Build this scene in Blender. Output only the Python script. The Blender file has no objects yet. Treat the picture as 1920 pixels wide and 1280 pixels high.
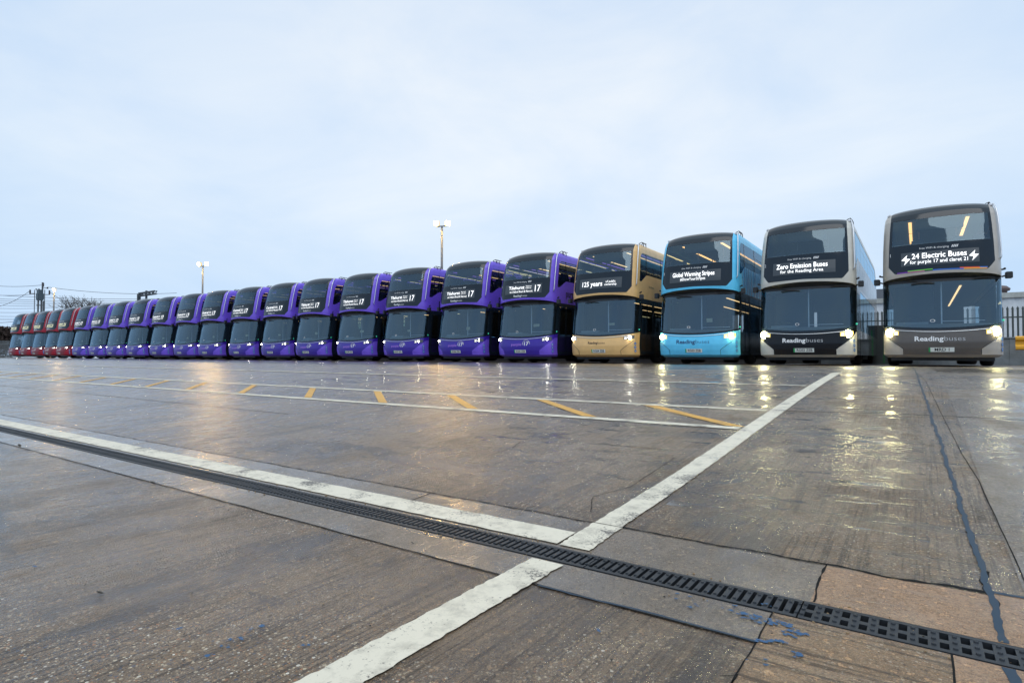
import bpy, bmesh, math, random
from mathutils import Vector, Matrix, noise
R = math.radians
random.seed(7)
S = bpy.context.scene
COL = S.collection

# ------------------------------------------------------------------ camera
F = 1095.0                                   # focal length in pixels of a 1920 wide picture
YAW = math.atan(F / (960 + 614))
CS, SN = math.cos(YAW), math.sin(YAW)
CAMH = 0.55
cam = bpy.data.cameras.new('camera')
cam.lens = 36 * F / 1920
cam.sensor_width = 36
cam.sensor_fit = 'HORIZONTAL'
cam.clip_start = 0.05
cam.clip_end = 3000
cam_o = bpy.data.objects.new('camera', cam)
COL.objects.link(cam_o)
cam_o.location = (0, 0, CAMH)
cam_o.rotation_euler = (math.pi / 2 + math.atan(25 / F), 0, YAW)
S.camera = cam_o

# ------------------------------------------------------------------ sky, light, exposure
W = bpy.data.worlds.new('World')
S.world = W
W.use_nodes = True
nt = W.node_tree
nt.nodes.clear()
def wn(t, **k):
    n = nt.nodes.new(t)
    for a, b in k.items(): setattr(n, a, b)
    return n
SUN_EL, SUN_AZ = R(56), R(150)               # soft sun added behind the camera to lift the bus fronts
sky = wn('ShaderNodeTexSky', sky_type='NISHITA', sun_disc=False, sun_elevation=SUN_EL, sun_rotation=SUN_AZ)
sks = wn('ShaderNodeVectorMath', operation='SCALE'); sks.inputs['Scale'].default_value = 0.09
tc = wn('ShaderNodeTexCoord')
mp = wn('ShaderNodeMapping'); mp.inputs['Scale'].default_value = (1.3, 1.3, 3.2)
n1 = wn('ShaderNodeTexNoise'); n1.inputs['Scale'].default_value = 1.9; n1.inputs['Detail'].default_value = 8; n1.inputs['Roughness'].default_value = .56; n1.inputs['Distortion'].default_value = .4
cr = wn('ShaderNodeValToRGB')
cr.color_ramp.elements[0].position = .32; cr.color_ramp.elements[0].color = (.63, .78, .97, 1)
cr.color_ramp.elements[1].position = .70; cr.color_ramp.elements[1].color = (.81, .90, .99, 1)
# overcast: brighter overhead than at the horizon
sep = wn('ShaderNodeSeparateXYZ')
rz = wn('ShaderNodeValToRGB')
e = rz.color_ramp.elements
e[0].position = 0.0; e[0].color = (.76, .88, 1.02, 1)
e[1].position = 1.0; e[1].color = (1.9, 1.72, 1.5, 1)
for p, c in ((.13, (.90, .95, .99, 1)), (.30, (1.0, 1.0, 1.0, 1)), (.52, (.92, .94, .97, 1)), (.72, (1.4, 1.3, 1.16, 1))):
    q = e.new(p); q.color = c
mul = wn('ShaderNodeMixRGB', blend_type='MULTIPLY'); mul.inputs[0].default_value = 1
# thinner, brighter cloud straight ahead and a little left of the row's middle; bluer and duller away from it
dotn = wn('ShaderNodeVectorMath', operation='DOT_PRODUCT'); dotn.inputs[1].default_value = (-.55, .80, .24)
dr_ = wn('ShaderNodeValToRGB'); q = dr_.color_ramp.elements
q[0].position = .55; q[0].color = (.78, .88, .98, 1); q[1].position = .97; q[1].color = (1.12, 1.07, 1.03, 1)
mul2 = wn('ShaderNodeMixRGB', blend_type='MULTIPLY'); mul2.inputs[0].default_value = 1
mx = wn('ShaderNodeMixRGB'); mx.inputs[0].default_value = .93
bg = wn('ShaderNodeBackground'); bg.inputs['Strength'].default_value = 1.04
ow = wn('ShaderNodeOutputWorld')
L = nt.links.new
L(tc.outputs['Generated'], mp.inputs[0]); L(mp.outputs[0], n1.inputs['Vector']); L(n1.outputs[0], cr.inputs[0])
L(tc.outputs['Generated'], sep.inputs[0]); L(sep.outputs['Z'], rz.inputs[0])
L(cr.outputs[0], mul.inputs[1]); L(rz.outputs[0], mul.inputs[2])
L(sky.outputs[0], sks.inputs[0])
L(tc.outputs['Generated'], dotn.inputs[0]); L(dotn.outputs['Value'], dr_.inputs[0]); L(mul.outputs[0], mul2.inputs[1]); L(dr_.outputs[0], mul2.inputs[2])
L(sks.outputs[0], mx.inputs[1]); L(mul2.outputs[0], mx.inputs[2])
L(mx.outputs[0], bg.inputs[0]); L(bg.outputs[0], ow.inputs[0])

sun = bpy.data.lights.new('sun', 'SUN')
sun.energy = 1.5; sun.angle = R(50); sun.color = (1, .97, .93)
so = bpy.data.objects.new('sun', sun); COL.objects.link(so)
# direction the light travels: away from the added soft sun
d = Vector((-math.sin(SUN_AZ) * math.cos(SUN_EL), -math.cos(SUN_AZ) * math.cos(SUN_EL), -math.sin(SUN_EL)))
so.rotation_euler = d.to_track_quat('-Z', 'Y').to_euler()
so.location = (-10, -20, 30)
S.view_settings.view_transform = 'Standard'
S.view_settings.look = 'None'
S.view_settings.exposure = 0.0
S.view_settings.gamma = 1
S.render.engine = 'CYCLES'
S.cycles.max_bounces = 8
S.cycles.transparent_max_bounces = 12
S.cycles.sample_clamp_direct = 50
S.cycles.sample_clamp_indirect = 4
S.cycles.use_denoising = True
S.cycles.denoising_prefilter = 'ACCURATE'

# ------------------------------------------------------------------ ground heights, pixel to place
TT = [-60, 1.5, 2.3, 3.6, 5, 6.4, 7.7, 9.5, 12, 18.6, 30, 60]
GG = [0, 0, .035, .115, .2, .275, .333, .33, .30, .25, .13, 0]
def G(t):
    if t <= TT[0]: return GG[0]
    for i in range(len(TT) - 1):
        if t <= TT[i + 1]:
            k = (t - TT[i]) / (TT[i + 1] - TT[i])
            return GG[i] + k * (GG[i + 1] - GG[i])
    return GG[-1]
def px(x, y):                                # pixel of the photograph -> place on the yard
    h = CAMH
    for _ in range(30):
        Z = F * h / (y - 665.0); X = (x - 960) / F * Z
        u = X * CS - Z * SN; t = X * SN + Z * CS
        h = .5 * h + .5 * (CAMH - G(t))
    return u, t
def at(x, y, Z):                             # pixel and depth -> place in the air
    X = (x - 960) / F * Z
    return Vector((X * CS - Z * SN, X * SN + Z * CS, CAMH - (y - 665) / F * Z))

# ------------------------------------------------------------------ helpers: materials
MATS = {}
def mat(name, col=(.5, .5, .5), rough=.5, metal=0, coat=0, emit=None, es=1, spec=.5, dirt=.0, ior=None):
    if name in MATS: return MATS[name]
    m = bpy.data.materials.new(name); m.use_nodes = True
    n = m.node_tree; b = n.nodes['Principled BSDF']
    b.inputs['Base Color'].default_value = (*col, 1)
    b.inputs['Roughness'].default_value = rough
    b.inputs['Metallic'].default_value = metal
    b.inputs['Coat Weight'].default_value = coat
    b.inputs['Coat Roughness'].default_value = .04
    b.inputs['Specular IOR Level'].default_value = spec
    if ior: b.inputs['IOR'].default_value = ior
    if emit:
        b.inputs['Emission Color'].default_value = (*emit, 1)
        b.inputs['Emission Strength'].default_value = es
    if dirt:
        t = n.nodes.new('ShaderNodeTexCoord')
        a = n.nodes.new('ShaderNodeTexNoise'); a.inputs['Scale'].default_value = 3; a.inputs['Detail'].default_value = 8; a.inputs['Roughness'].default_value = .65
        r = n.nodes.new('ShaderNodeValToRGB')
        r.color_ramp.elements[0].position = .35; r.color_ramp.elements[0].color = (*[c * (1 - dirt) for c in col], 1)
        r.color_ramp.elements[1].position = .62; r.color_ramp.elements[1].color = (*col, 1)
        n.links.new(t.outputs['Object'], a.inputs['Vector']); n.links.new(a.outputs[0], r.inputs[0]); n.links.new(r.outputs[0], b.inputs['Base Color'])
        q = n.nodes.new('ShaderNodeMapRange'); q.inputs[3].default_value = rough + .12; q.inputs[4].default_value = rough
        n.links.new(a.outputs[0], q.inputs[0]); n.links.new(q.outputs[0], b.inputs['Roughness'])
    MATS[name] = m
    return m

def glass_mat(name, tint, f0, trans, haze=(.03, .04, .05)):
    """tinted pane: sees through, mirrors the sky, thin film of road dirt"""
    if name in MATS: return MATS[name]
    m = bpy.data.materials.new(name); m.use_nodes = True
    n = m.node_tree; n.nodes.clear(); K = n.nodes.new; l = n.links.new
    out = K('ShaderNodeOutputMaterial')
    tr = K('ShaderNodeBsdfTransparent'); tr.inputs[0].default_value = (*tint, 1)
    df = K('ShaderNodeBsdfDiffuse'); df.inputs[0].default_value = (*haze, 1)
    m1 = K('ShaderNodeMixShader'); m1.inputs[0].default_value = 1 - trans
    gl = K('ShaderNodeBsdfGlossy'); gl.inputs['Roughness'].default_value = .03; gl.inputs[0].default_value = (.62, .84, 1, 1)
    lw = K('ShaderNodeFresnel'); lw.inputs['IOR'].default_value = 1.52
    ad = K('ShaderNodeMath'); ad.operation = 'ADD'; ad.inputs[1].default_value = f0; ad.use_clamp = True
    m2 = K('ShaderNodeMixShader')
    tcn = K('ShaderNodeTexCoord'); ns = K('ShaderNodeTexNoise'); ns.inputs['Scale'].default_value = .8; ns.inputs['Detail'].default_value = 2
    bp = K('ShaderNodeBump'); bp.inputs['Strength'].default_value = .02; bp.inputs['Distance'].default_value = .3
    l(tcn.outputs['Object'], ns.inputs['Vector']); l(ns.outputs[0], bp.inputs['Height']); l(bp.outputs[0], gl.inputs['Normal'])
    l(lw.outputs[0], ad.inputs[0]); l(ad.outputs[0], m2.inputs[0])
    l(tr.outputs[0], m1.inputs[1]); l(df.outputs[0], m1.inputs[2])
    l(m1.outputs[0], m2.inputs[1]); l(gl.outputs[0], m2.inputs[2]); l(m2.outputs[0], out.inputs[0])
    MATS[name] = m
    return m

# ------------------------------------------------------------------ helpers: objects
def tag(o, label=None, cat=None, group=None, kind=None):
    if label: o['label'] = label
    if cat: o['category'] = cat
    if group: o['group'] = group
    if kind: o['kind'] = kind
    return o
def link(name, me, parent=None, smooth=False):
    o = bpy.data.objects.new(name, me); COL.objects.link(o)
    if parent: o.parent = parent
    if smooth and me is not None:
        me.shade_smooth()
    return o
def empty(name, loc, rz=0, rx=0):
    o = bpy.data.objects.new(name, None); COL.objects.link(o)
    o.location = loc; o.rotation_euler = (rx, 0, rz); o.empty_display_size = .3
    return o
class MB:
    """collects shapes into one mesh"""
    def __init__(s): s.v = []; s.f = []; s.mi = []; s.cur = 0
    def add(s, vs, fs):
        b = len(s.v); s.v += [tuple(p) for p in vs]
        s.f += [tuple(b + i for i in f) for f in fs]; s.mi += [s.cur] * len(fs)
        return s
    def box(s, x0, x1, y0, y1, z0, z1, M=None):
        vs = [Vector((x, y, z)) for x in (x0, x1) for y in (y0, y1) for z in (z0, z1)]
        if M: vs = [M @ v for v in vs]
        return s.add(vs, [(0, 1, 3, 2), (4, 6, 7, 5), (0, 4, 5, 1), (2, 3, 7, 6), (0, 2, 6, 4), (1, 5, 7, 3)])
    def bar(s, a, b, w, h=None):
        a, b = Vector(a), Vector(b); h = h or w
        q = (b - a).to_track_quat('Z', 'Y').to_matrix().to_4x4(); q.translation = a
        return s.box(-w / 2, w / 2, -h / 2, h / 2, 0, (b - a).length, q)
    def tube(s, pts, r, n=8, taper=None, cap=True):
        pts = [Vector(p) for p in pts]; rings = []
        for i, p in enumerate(pts):
            d = (pts[min(i + 1, len(pts) - 1)] - pts[max(i - 1, 0)]).normalized()
            q = d.to_track_quat('Z', 'Y')
            rr = r if taper is None else r + (taper - r) * i / (len(pts) - 1)
            rings.append([p + q @ Vector((math.cos(2 * math.pi * k / n) * rr, math.sin(2 * math.pi * k / n) * rr, 0)) for k in range(n)])
        vs = [v for rg in rings for v in rg]; fs = []
        for i in range(len(pts) - 1):
            for k in range(n):
                fs.append((i * n + k, i * n + (k + 1) % n, (i + 1) * n + (k + 1) % n, (i + 1) * n + k))
        if cap: fs += [tuple(range(n))[::-1], tuple((len(pts) - 1) * n + k for k in range(n))]
        return s.add(vs, fs)
    def lathe(s, prof, M, n=24):
        """prof: (radius, height) pairs about local z"""
        vs = [M @ Vector((r * math.cos(2 * math.pi * k / n), r * math.sin(2 * math.pi * k / n), h)) for r, h in prof for k in range(n)]
        fs = [(i * n + k, i * n + (k + 1) % n, (i + 1) * n + (k + 1) % n, (i + 1) * n + k) for i in range(len(prof) - 1) for k in range(n)]
        return s.add(vs, fs)
    def mesh(s, name, mats):
        me = bpy.data.meshes.new(name); me.from_pydata(s.v, [], s.f)
        for m in (mats if isinstance(mats, (list, tuple)) else [mats]): me.materials.append(m)
        if any(s.mi): me.polygons.foreach_set('material_index', s.mi)
        me.update(); return me
    def build(s, name, mats, parent=None, smooth=False):
        return link(name, s.mesh(name, mats), parent, smooth)

TXT = {}
def text_geo(txt, size, offset=0.0, align='CENTER', width=None, res=2, squash=1.0):
    """vertices (x, z) and faces of a line of lettering, letters 'size' tall caps"""
    key = (txt, size, offset, align, width, squash)
    if key in TXT: return TXT[key]
    cu = bpy.data.curves.new('t', 'FONT'); cu.body = txt; cu.size = size / .7; cu.offset = offset * size
    cu.align_x = align; cu.align_y = 'CENTER'; cu.resolution_u = res; cu.fill_mode = 'FRONT'
    o = bpy.data.objects.new('t', cu); COL.objects.link(o)
    bpy.context.view_layer.update()
    me = bpy.data.meshes.new_from_object(o.evaluated_get(bpy.context.evaluated_depsgraph_get()))
    v = [(p.co.x, p.co.y) for p in me.vertices]; f = [tuple(p.vertices) for p in me.polygons]
    bpy.data.objects.remove(o); bpy.data.curves.remove(cu); bpy.data.meshes.remove(me)
    if width and v:
        lo, hi = min(a for a, b in v), max(a for a, b in v)
        k = width / (hi - lo); v = [(a * k, b) for a, b in v]
    TXT[key] = (v, f)
    return TXT[key]

# ================================================================== GROUND
def node_mat(name):
    m = bpy.data.materials.new(name); m.use_nodes = True
    n = m.node_tree; return m, n, n.nodes['Principled BSDF']

def concrete(name, base=(.140, .103, .070), dark=(.066, .049, .036), groove_u=False, stone=1.0, wet=0.5, groove=1.0, smooth=0.0, streak=1.0):
    m, n, b = node_mat(name); K = n.nodes.new; l = n.links.new
    def math_(op, a, bb, clamp=False):
        q = K('ShaderNodeMath'); q.operation = op; q.use_clamp = clamp
        for i, v in enumerate((a, bb)):
            if isinstance(v, (int, float)): q.inputs[i].default_value = v
            elif v is not None: l(v, q.inputs[i])
        return q.outputs[0]
    def noise_(vec, sc, det=2, ro=.5, dist=0):
        q = K('ShaderNodeTexNoise'); q.inputs['Scale'].default_value = sc; q.inputs['Detail'].default_value = det
        q.inputs['Roughness'].default_value = ro; q.inputs['Distortion'].default_value = dist; l(vec, q.inputs['Vector']); return q.outputs[0]
    def mapp(vec, s, rot=0):
        q = K('ShaderNodeMapping'); q.inputs['Scale'].default_value = s; q.inputs['Rotation'].default_value = (0, 0, rot); l(vec, q.inputs[0]); return q.outputs[0]
    def ramp(v, p0, p1, c0=(0, 0, 0, 1), c1=(1, 1, 1, 1)):
        q = K('ShaderNodeValToRGB'); q.color_ramp.elements[0].position = p0; q.color_ramp.elements[1].position = p1
        q.color_ramp.elements[0].color = c0; q.color_ramp.elements[1].color = c1; l(v, q.inputs[0]); return q.outputs[0]
    def mix(f, a, bb, mode='MIX'):
        q = K('ShaderNodeMixRGB'); q.blend_type = mode
        for i, v in enumerate((f, a, bb)):
            if isinstance(v, (int, float)): q.inputs[i].default_value = v
            elif isinstance(v, tuple): q.inputs[i].default_value = v
            else: l(v, q.inputs[i])
        return q.outputs[0]
    g = K('ShaderNodeNewGeometry').outputs['Position']
    sx = K('ShaderNodeSeparateXYZ'); l(g, sx.inputs[0]); PX, PY = sx.outputs[0], sx.outputs[1]
    big = noise_(g, .9, 7, .66)
    mid = noise_(mapp(g, (2.2, .8, 1)), 2.6, 7, .7)
    fine = noise_(g, 95, 5, .75)
    micro = noise_(g, 380, 2, .6)
    c = mix(ramp(big, .40, .58), (*dark, 1), (*base, 1))
    c = mix(math_('MULTIPLY', ramp(mid, .45, .62), .55), c, (base[0] * 1.5, base[1] * 1.42, base[2] * 1.32, 1))
    # cement grain and painted sparkle
    c = mix(math_('MULTIPLY', ramp(fine, .57, .43), .7), c, (base[0] * .30, base[1] * .28, base[2] * .29, 1))
    c = mix(math_('MULTIPLY', ramp(micro, .52, .66), .7), c, (base[0] * 2.2, base[1] * 2.0, base[2] * 1.8, 1))
    mg = noise_(g, 38, 4, .8)
    c = mix(math_('MULTIPLY', ramp(mg, .54, .46), .8), c, (base[0] * .35, base[1] * .33, base[2] * .36, 1))
    c = mix(math_('MULTIPLY', ramp(mg, .55, .64), .85), c, (base[0] * 2.3, base[1] * 2.1, base[2] * 1.8, 1))  # pale flecks also stand in for sparkle off the wet grain
    # brushed grooves running towards the buses (or along the drain on the odd slab)
    gv = mapp(g, (2.2, 75, 1) if groove_u else (104, 1.6, 1), 0 if groove_u else .03)
    gr = noise_(gv, 1, 3, .6)
    gmask = ramp(noise_(g, 1.1, 4, .6), .28, .50) if not groove_u else 1.0
    gf = math_('MULTIPLY', ramp(gr, .54, .43), math_('MULTIPLY', gmask, .62 * groove), True)
    c = mix(gf, c, (dark[0] * .40, dark[1] * .38, dark[2] * .40, 1))
    # exposed stones in three sizes, the palest also standing in for wet glints
    expo = math_('ADD', math_('MULTIPLY', ramp(noise_(g, 1.3, 5, .6), .42, .60), .85), .15)
    vdist = None
    for sc, th, amt in ((210, .38, .95), (110, .32, 1.0), (62, .22, .85), (30, .12, .55)):
        vo = K('ShaderNodeTexVoronoi'); vo.inputs['Scale'].default_value = sc; l(g, vo.inputs['Vector'])
        sp = K('ShaderNodeSeparateColor'); l(vo.outputs['Color'], sp.inputs[0])
        pick = ramp(sp.outputs[0], .50, .52)
        msk = math_('MULTIPLY', math_('LESS_THAN', vo.outputs['Distance'], th), pick)
        msk = math_('MULTIPLY', math_('MULTIPLY', msk, expo), amt * stone)
        sc_ = K('ShaderNodeValToRGB'); sc_.color_ramp.interpolation = 'CONSTANT'; ce = sc_.color_ramp.elements
        ce[0].position = 0; ce[0].color = (.03, .027, .027, 1); ce[1].position = .92; ce[1].color = (.62, .57, .48, 1)
        for p, cc in ((.18, (.22, .17, .12, 1)), (.34, (.30, .14, .065, 1)), (.46, (.07, .08, .11, 1)), (.58, (.42, .34, .24, 1)), (.74, (.16, .14, .12, 1)), (.82, (.48, .40, .28, 1))):
            x = ce.new(p); x.color = cc
        l(sp.outputs[1], sc_.inputs[0])
        c = mix(msk, c, sc_.outputs[0])
        vdist = vo.outputs['Distance'] if vdist is None else vdist
    # long tyre-dragged oily damp stains, some across the row, some towards the buses
    st = noise_(mapp(g, (1.0, .5, 1), .5), 1.6, 8, .75, .6)
    st2 = noise_(mapp(g, (.30, 1.5, 1), .22), 1.2, 7, .75, .3)
    stm = math_('MAXIMUM', ramp(st, .53, .61), ramp(st2, .54, .60))
    c = mix(math_('MULTIPLY', stm, .85 * streak), c, (.036, .027, .022, 1))
    l(c, b.inputs['Base Color'])
    # film of water, with standing water in the hollows of one slab before the right hand buses
    wn_ = noise_(mapp(g, (1.2, .8, 1), .2), 1.2, 8, .7)
    left = math_('MULTIPLY', math_('ADD', math_('MULTIPLY', PX, -1), -.5), .20, True)       # the yard lies wetter towards the left
    wetm = math_('ADD', ramp(wn_, .5 - wet * .10, .5 + (1 - wet) * .14), left, True)
    brk = ramp(noise_(mapp(g, (1.6, .8, 1), .12), 4.0, 9, .8), .40, .64)
    def box_(x0, x1, y0, y1):
        return math_('MULTIPLY', math_('MULTIPLY', math_('GREATER_THAN', PX, x0), math_('LESS_THAN', PX, x1)), math_('MULTIPLY', math_('GREATER_THAN', PY, y0), math_('LESS_THAN', PY, y1)))
    reg = math_('MAXIMUM', box_(-.74, .02, 2.0, 5.6), math_('MAXIMUM', box_(-2.2, -.9, 2.2, 3.5), box_(-7, -.9, 4.5, 8)))
    level = math_('MULTIPLY', ramp(noise_(mapp(g, (2.0, 8, 1)), 1.5, 7, .75), .545, .60), reg)   # standing water lies level
    c = mix(math_('MULTIPLY', level, .75), c, (.030, .021, .015, 1)); l(c, b.inputs['Base Color'])
    pud = math_('MAXIMUM', level, math_('MULTIPLY', math_('MULTIPLY', stm, .55), math_('SUBTRACT', 1, left)))
    ro = math_('ADD', math_('ADD', math_('MULTIPLY', math_('SUBTRACT', 1, wetm), .24), math_('MULTIPLY', brk, .22)), math_('ADD', math_('MULTIPLY', fine, .16), .10 - .03 * smooth))
    ro = math_('MULTIPLY', ro, math_('SUBTRACT', 1, math_('MULTIPLY', pud, .80)))
    l(math_('MAXIMUM', ro, .22), b.inputs['Roughness'])
    b.inputs['IOR'].default_value = 1.40; b.inputs['Specular IOR Level'].default_value = .38
    film = math_('MULTIPLY', math_('ADD', math_('ADD', math_('MULTIPLY', wetm, .62), math_('MULTIPLY', left, .55)), .08), math_('SUBTRACT', 1, math_('MULTIPLY', brk, .6)))
    film = math_('MAXIMUM', film, math_('MAXIMUM', math_('MULTIPLY', pud, .55), math_('MULTIPLY', left, .85)))
    l(film, b.inputs['Coat Weight']); b.inputs['Coat IOR'].default_value = 1.33
    l(math_('MULTIPLY', math_('MAXIMUM', math_('MULTIPLY', ro, .75), .20), math_('SUBTRACT', 1, math_('MULTIPLY', level, .7))), b.inputs['Coat Roughness'])
    # relief
    calm = math_('SUBTRACT', 1, math_('MULTIPLY', pud, .985))
    hgt = math_('ADD', math_('MULTIPLY', fine, 1.1), math_('MULTIPLY', gr, math_('MULTIPLY', gmask, 1.5 * groove)))
    hgt = math_('SUBTRACT', hgt, math_('MULTIPLY', vdist, .9 * stone))
    hgt = math_('ADD', hgt, math_('MULTIPLY', noise_(mapp(g, (1, .5, 1)), 34, 3, .6), .8))
    hgt = math_('MULTIPLY', hgt, calm)
    bp = K('ShaderNodeBump'); bp.inputs['Strength'].default_value = 1 - .45 * smooth; bp.inputs['Distance'].default_value = .0028
    l(hgt, bp.inputs['Height'])
    def flat(v):
        q = K('ShaderNodeMixRGB'); l(level, q.inputs[0]); l(v, q.inputs[1]); q.inputs[2].default_value = (0, 0, 1, 1)
        w = K('ShaderNodeVectorMath'); w.operation = 'NORMALIZE'; l(q.outputs[0], w.inputs[0]); return w.outputs[0]
    l(flat(bp.outputs[0]), b.inputs['Normal'])
    b3 = K('ShaderNodeBump'); b3.inputs['Strength'].default_value = 1 - .45 * smooth; b3.inputs['Distance'].default_value = .0013
    l(hgt, b3.inputs['Height']); l(flat(b3.outputs[0]), b.inputs['Coat Normal'])
    return m

M_conc = concrete('wet_concrete')
M_conc2 = concrete('wet_smooth_concrete', base=(.132, .110, .088), dark=(.082, .068, .056), stone=.45, groove=0, smooth=1, wet=.55, streak=.4)
M_tan = concrete('tan_concrete', base=(.235, .150, .092), dark=(.165, .106, .068), stone=.25, groove=0, wet=.15, smooth=.6, streak=.3)
M_groove = concrete('grooved_tan_concrete', base=(.20, .135, .082), dark=(.12, .083, .052), stone=.45, groove_u=True, groove=1.2, wet=.25, streak=0)

def sheet(name, rects, material, dz=0.0, jag=0, kind='structure', parent=None, step=.0):
    """flat pieces following the yard's falls; rects: list of (u0,u1,t0,t1)"""
    mb = MB()
    for (u0, u1, t0, t1) in rects:
        ts = sorted(set([t0, t1] + [t for t in TT if t0 < t < t1]))
        us = [u0, u1]
        b = len(mb.v)
        vs = [(u, t, G(t) + dz) for t in ts for u in us]
        fs = [(i * 2, i * 2 + 1, i * 2 + 3, i * 2 + 2) for i in range(len(ts) - 1)]
        mb.add(vs, fs)
    o = mb.build(name, material, parent)
    if kind: o['kind'] = kind
    return o

D0, D1 = 1.348, 1.455                      # drain channel
DU0, DU1 = -9.0, 1.5
sheet('ground', [(-900, 900, -60, D0), (-900, DU0, D0, D1), (DU1, 900, D0, D1), (-900, 900, D1, 60), (-900, 900, 60, 1500)], M_conc)
# strips of smoother concrete haunching either side of the drain
sheet('drain_haunch', [(-40, 8, 1.19, D0), (-40, -.2, D1, 1.70)], M_conc2, .001)
sheet('concrete_apron', [(.19, 9, 1.75, 18.4), (-60, 12, 8.35, 18.0)], M_conc2, .001)
sheet('tan_slab', [(-.205, .1225, D1, 1.70), (.1225, .45, D1, 1.72), (.045, .45, .6, D0)], M_tan, .002)
sheet('grooved_slab', [(-.262, .042, .55, D0)], M_groove, .002)

def joint(name, pts, w, material, dz=.0026, amp=.3, seg=.03, taper=True):
    """an irregular ribbon along a polyline of (u,t)"""
    mb = MB(); P = []
    for (a, b) in zip(pts, pts[1:]):
        a, b = Vector((*a, 0)), Vector((*b, 0)); n = max(1, int((b - a).length / seg))
        P += [a + (b - a) * (i / n) for i in range(n)]
    P.append(Vector((*pts[-1], 0)))
    vs = []
    for i, p in enumerate(P):
        d = (P[min(i + 1, len(P) - 1)] - P[max(i - 1, 0)]).normalized(); nrm = Vector((-d.y, d.x, 0))
        off = noise.noise(p * 7) * w * amp * 1.6
        k1 = w / 2 * (1 + amp * 1.6 * noise.noise(p * 31)); k2 = w / 2 * (1 + amp * 1.6 * noise.noise(p * 31 + Vector((9, 9, 9))))
        for sgn, kk in ((1, k1), (-1, k2)):
            q = p + nrm * (sgn * kk + off)
            vs.append((q.x, q.y, G(q.y) + dz))
    fs = [(2 * i, 2 * i + 1, 2 * i + 3, 2 * i + 2) for i in range(len(P) - 1)]
    mb.add(vs, fs)
    return tag(mb.build(name, material), kind='structure')
M_joint = mat('joint_black', (.008, .008, .008), .9, spec=.2)
M_tar = mat('blue_black_sealant', (.010, .030, .055), .5, spec=.3)
joint('slab_joint', [(-40, 1.19), (-.262, 1.19)], .0045, M_joint, seg=.05, amp=.6)
joint('slab_joint', [(-40, 1.705), (.12, 1.705)], .006, M_joint, seg=.02, amp=1.0)
joint('slab_joint', [(-.2, D1 + .002), (-.204, 1.55), (-.2, 1.705)], .0045, M_joint, amp=.9, seg=.01)
joint('slab_joint', [(-.262, D0 - .002), (-.262, .6)], .003, M_joint, seg=.01, amp=.8)
joint('slab_joint', [(-.21, 1.705), (-.1, 1.708), (.0, 1.703), (.118, 1.71)], .010, M_joint, dz=.0029, amp=1.0, seg=.008)
joint('slab_joint', [(-.9, 1.704), (-.55, 1.706), (-.2, 1.705)], .0075, M_joint, dz=.0029, amp=1.1, seg=.008)
joint('slab_joint', [(-1.56, D1), (-1.57, 1.70)], .005, M_joint)
joint('slab_joint', [(.043, D0), (.046, .6)], .004, M_joint)
joint('slab_joint', [(-.75, 4.38), (-.147, 4.5), (8, 4.49)], .012, M_joint, amp=.5, seg=.08)
joint('slab_joint', [(-40, 6.02), (-.9, 6.0)], .014, M_joint, amp=.8, seg=.15)
joint('slab_joint', [(-30, 2.95), (-8, 2.9), (-4.2, 2.86)], .008, M_joint, amp=.8, seg=.08)
joint('slab_joint', [(-.02, 8.2), (.055, 6.85), (.11, 4.73), (.156, 3.35), (.182, 2.86), (.195, 2.2), (.2, 1.76)], .003, M_joint)
joint('sealed_joint', [(-.13, 18), (-.02, 8.2), (-.005, 7.1), (.05, 4.97), (.085, 3.45), (.106, 2.65), (.111, 2.3), (.12, 2.06), (.124, 1.8), (.126, D1 + .003)], .014, M_tar, dz=.003, amp=.42, seg=.012)
joint('sealed_joint', [(.13, 1.86), (.122, 1.78), (.123, 1.6)], .012, M_joint, dz=.0024, amp=.9, seg=.01)
joint('sealed_joint', [(.126, D0 - .003), (.132, 1.2), (.14, .9)], .018, M_tar, dz=.003, amp=.5, seg=.015)
joint('sealed_joint', [(.13, 1.72), (.3, 1.725), (.6, 1.73)], .012, M_tar, dz=.0032, amp=.5)
joint('sealed_joint', [(-.262, 1.195), (-.45, 1.196), (-.75, 1.19)], .0065, M_tar, dz=.0032, amp=.8)
# hairline cracks
for pts in ([(860, 833), (905, 826), (910, 820)], [(915, 854), (960, 840), (975, 828), (1040, 820), (1090, 815), (1130, 812)],
            [(1105, 958), (1112, 930), (1180, 912), (1230, 880), (1262, 858)],
            [(1360, 1280), (1375, 1258), (1368, 1262), (1345, 1262)]):
    joint('ground_crack', [px(*p) for p in pts], .0028, M_joint, dz=.0026, amp=1.0, seg=.012)

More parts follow.
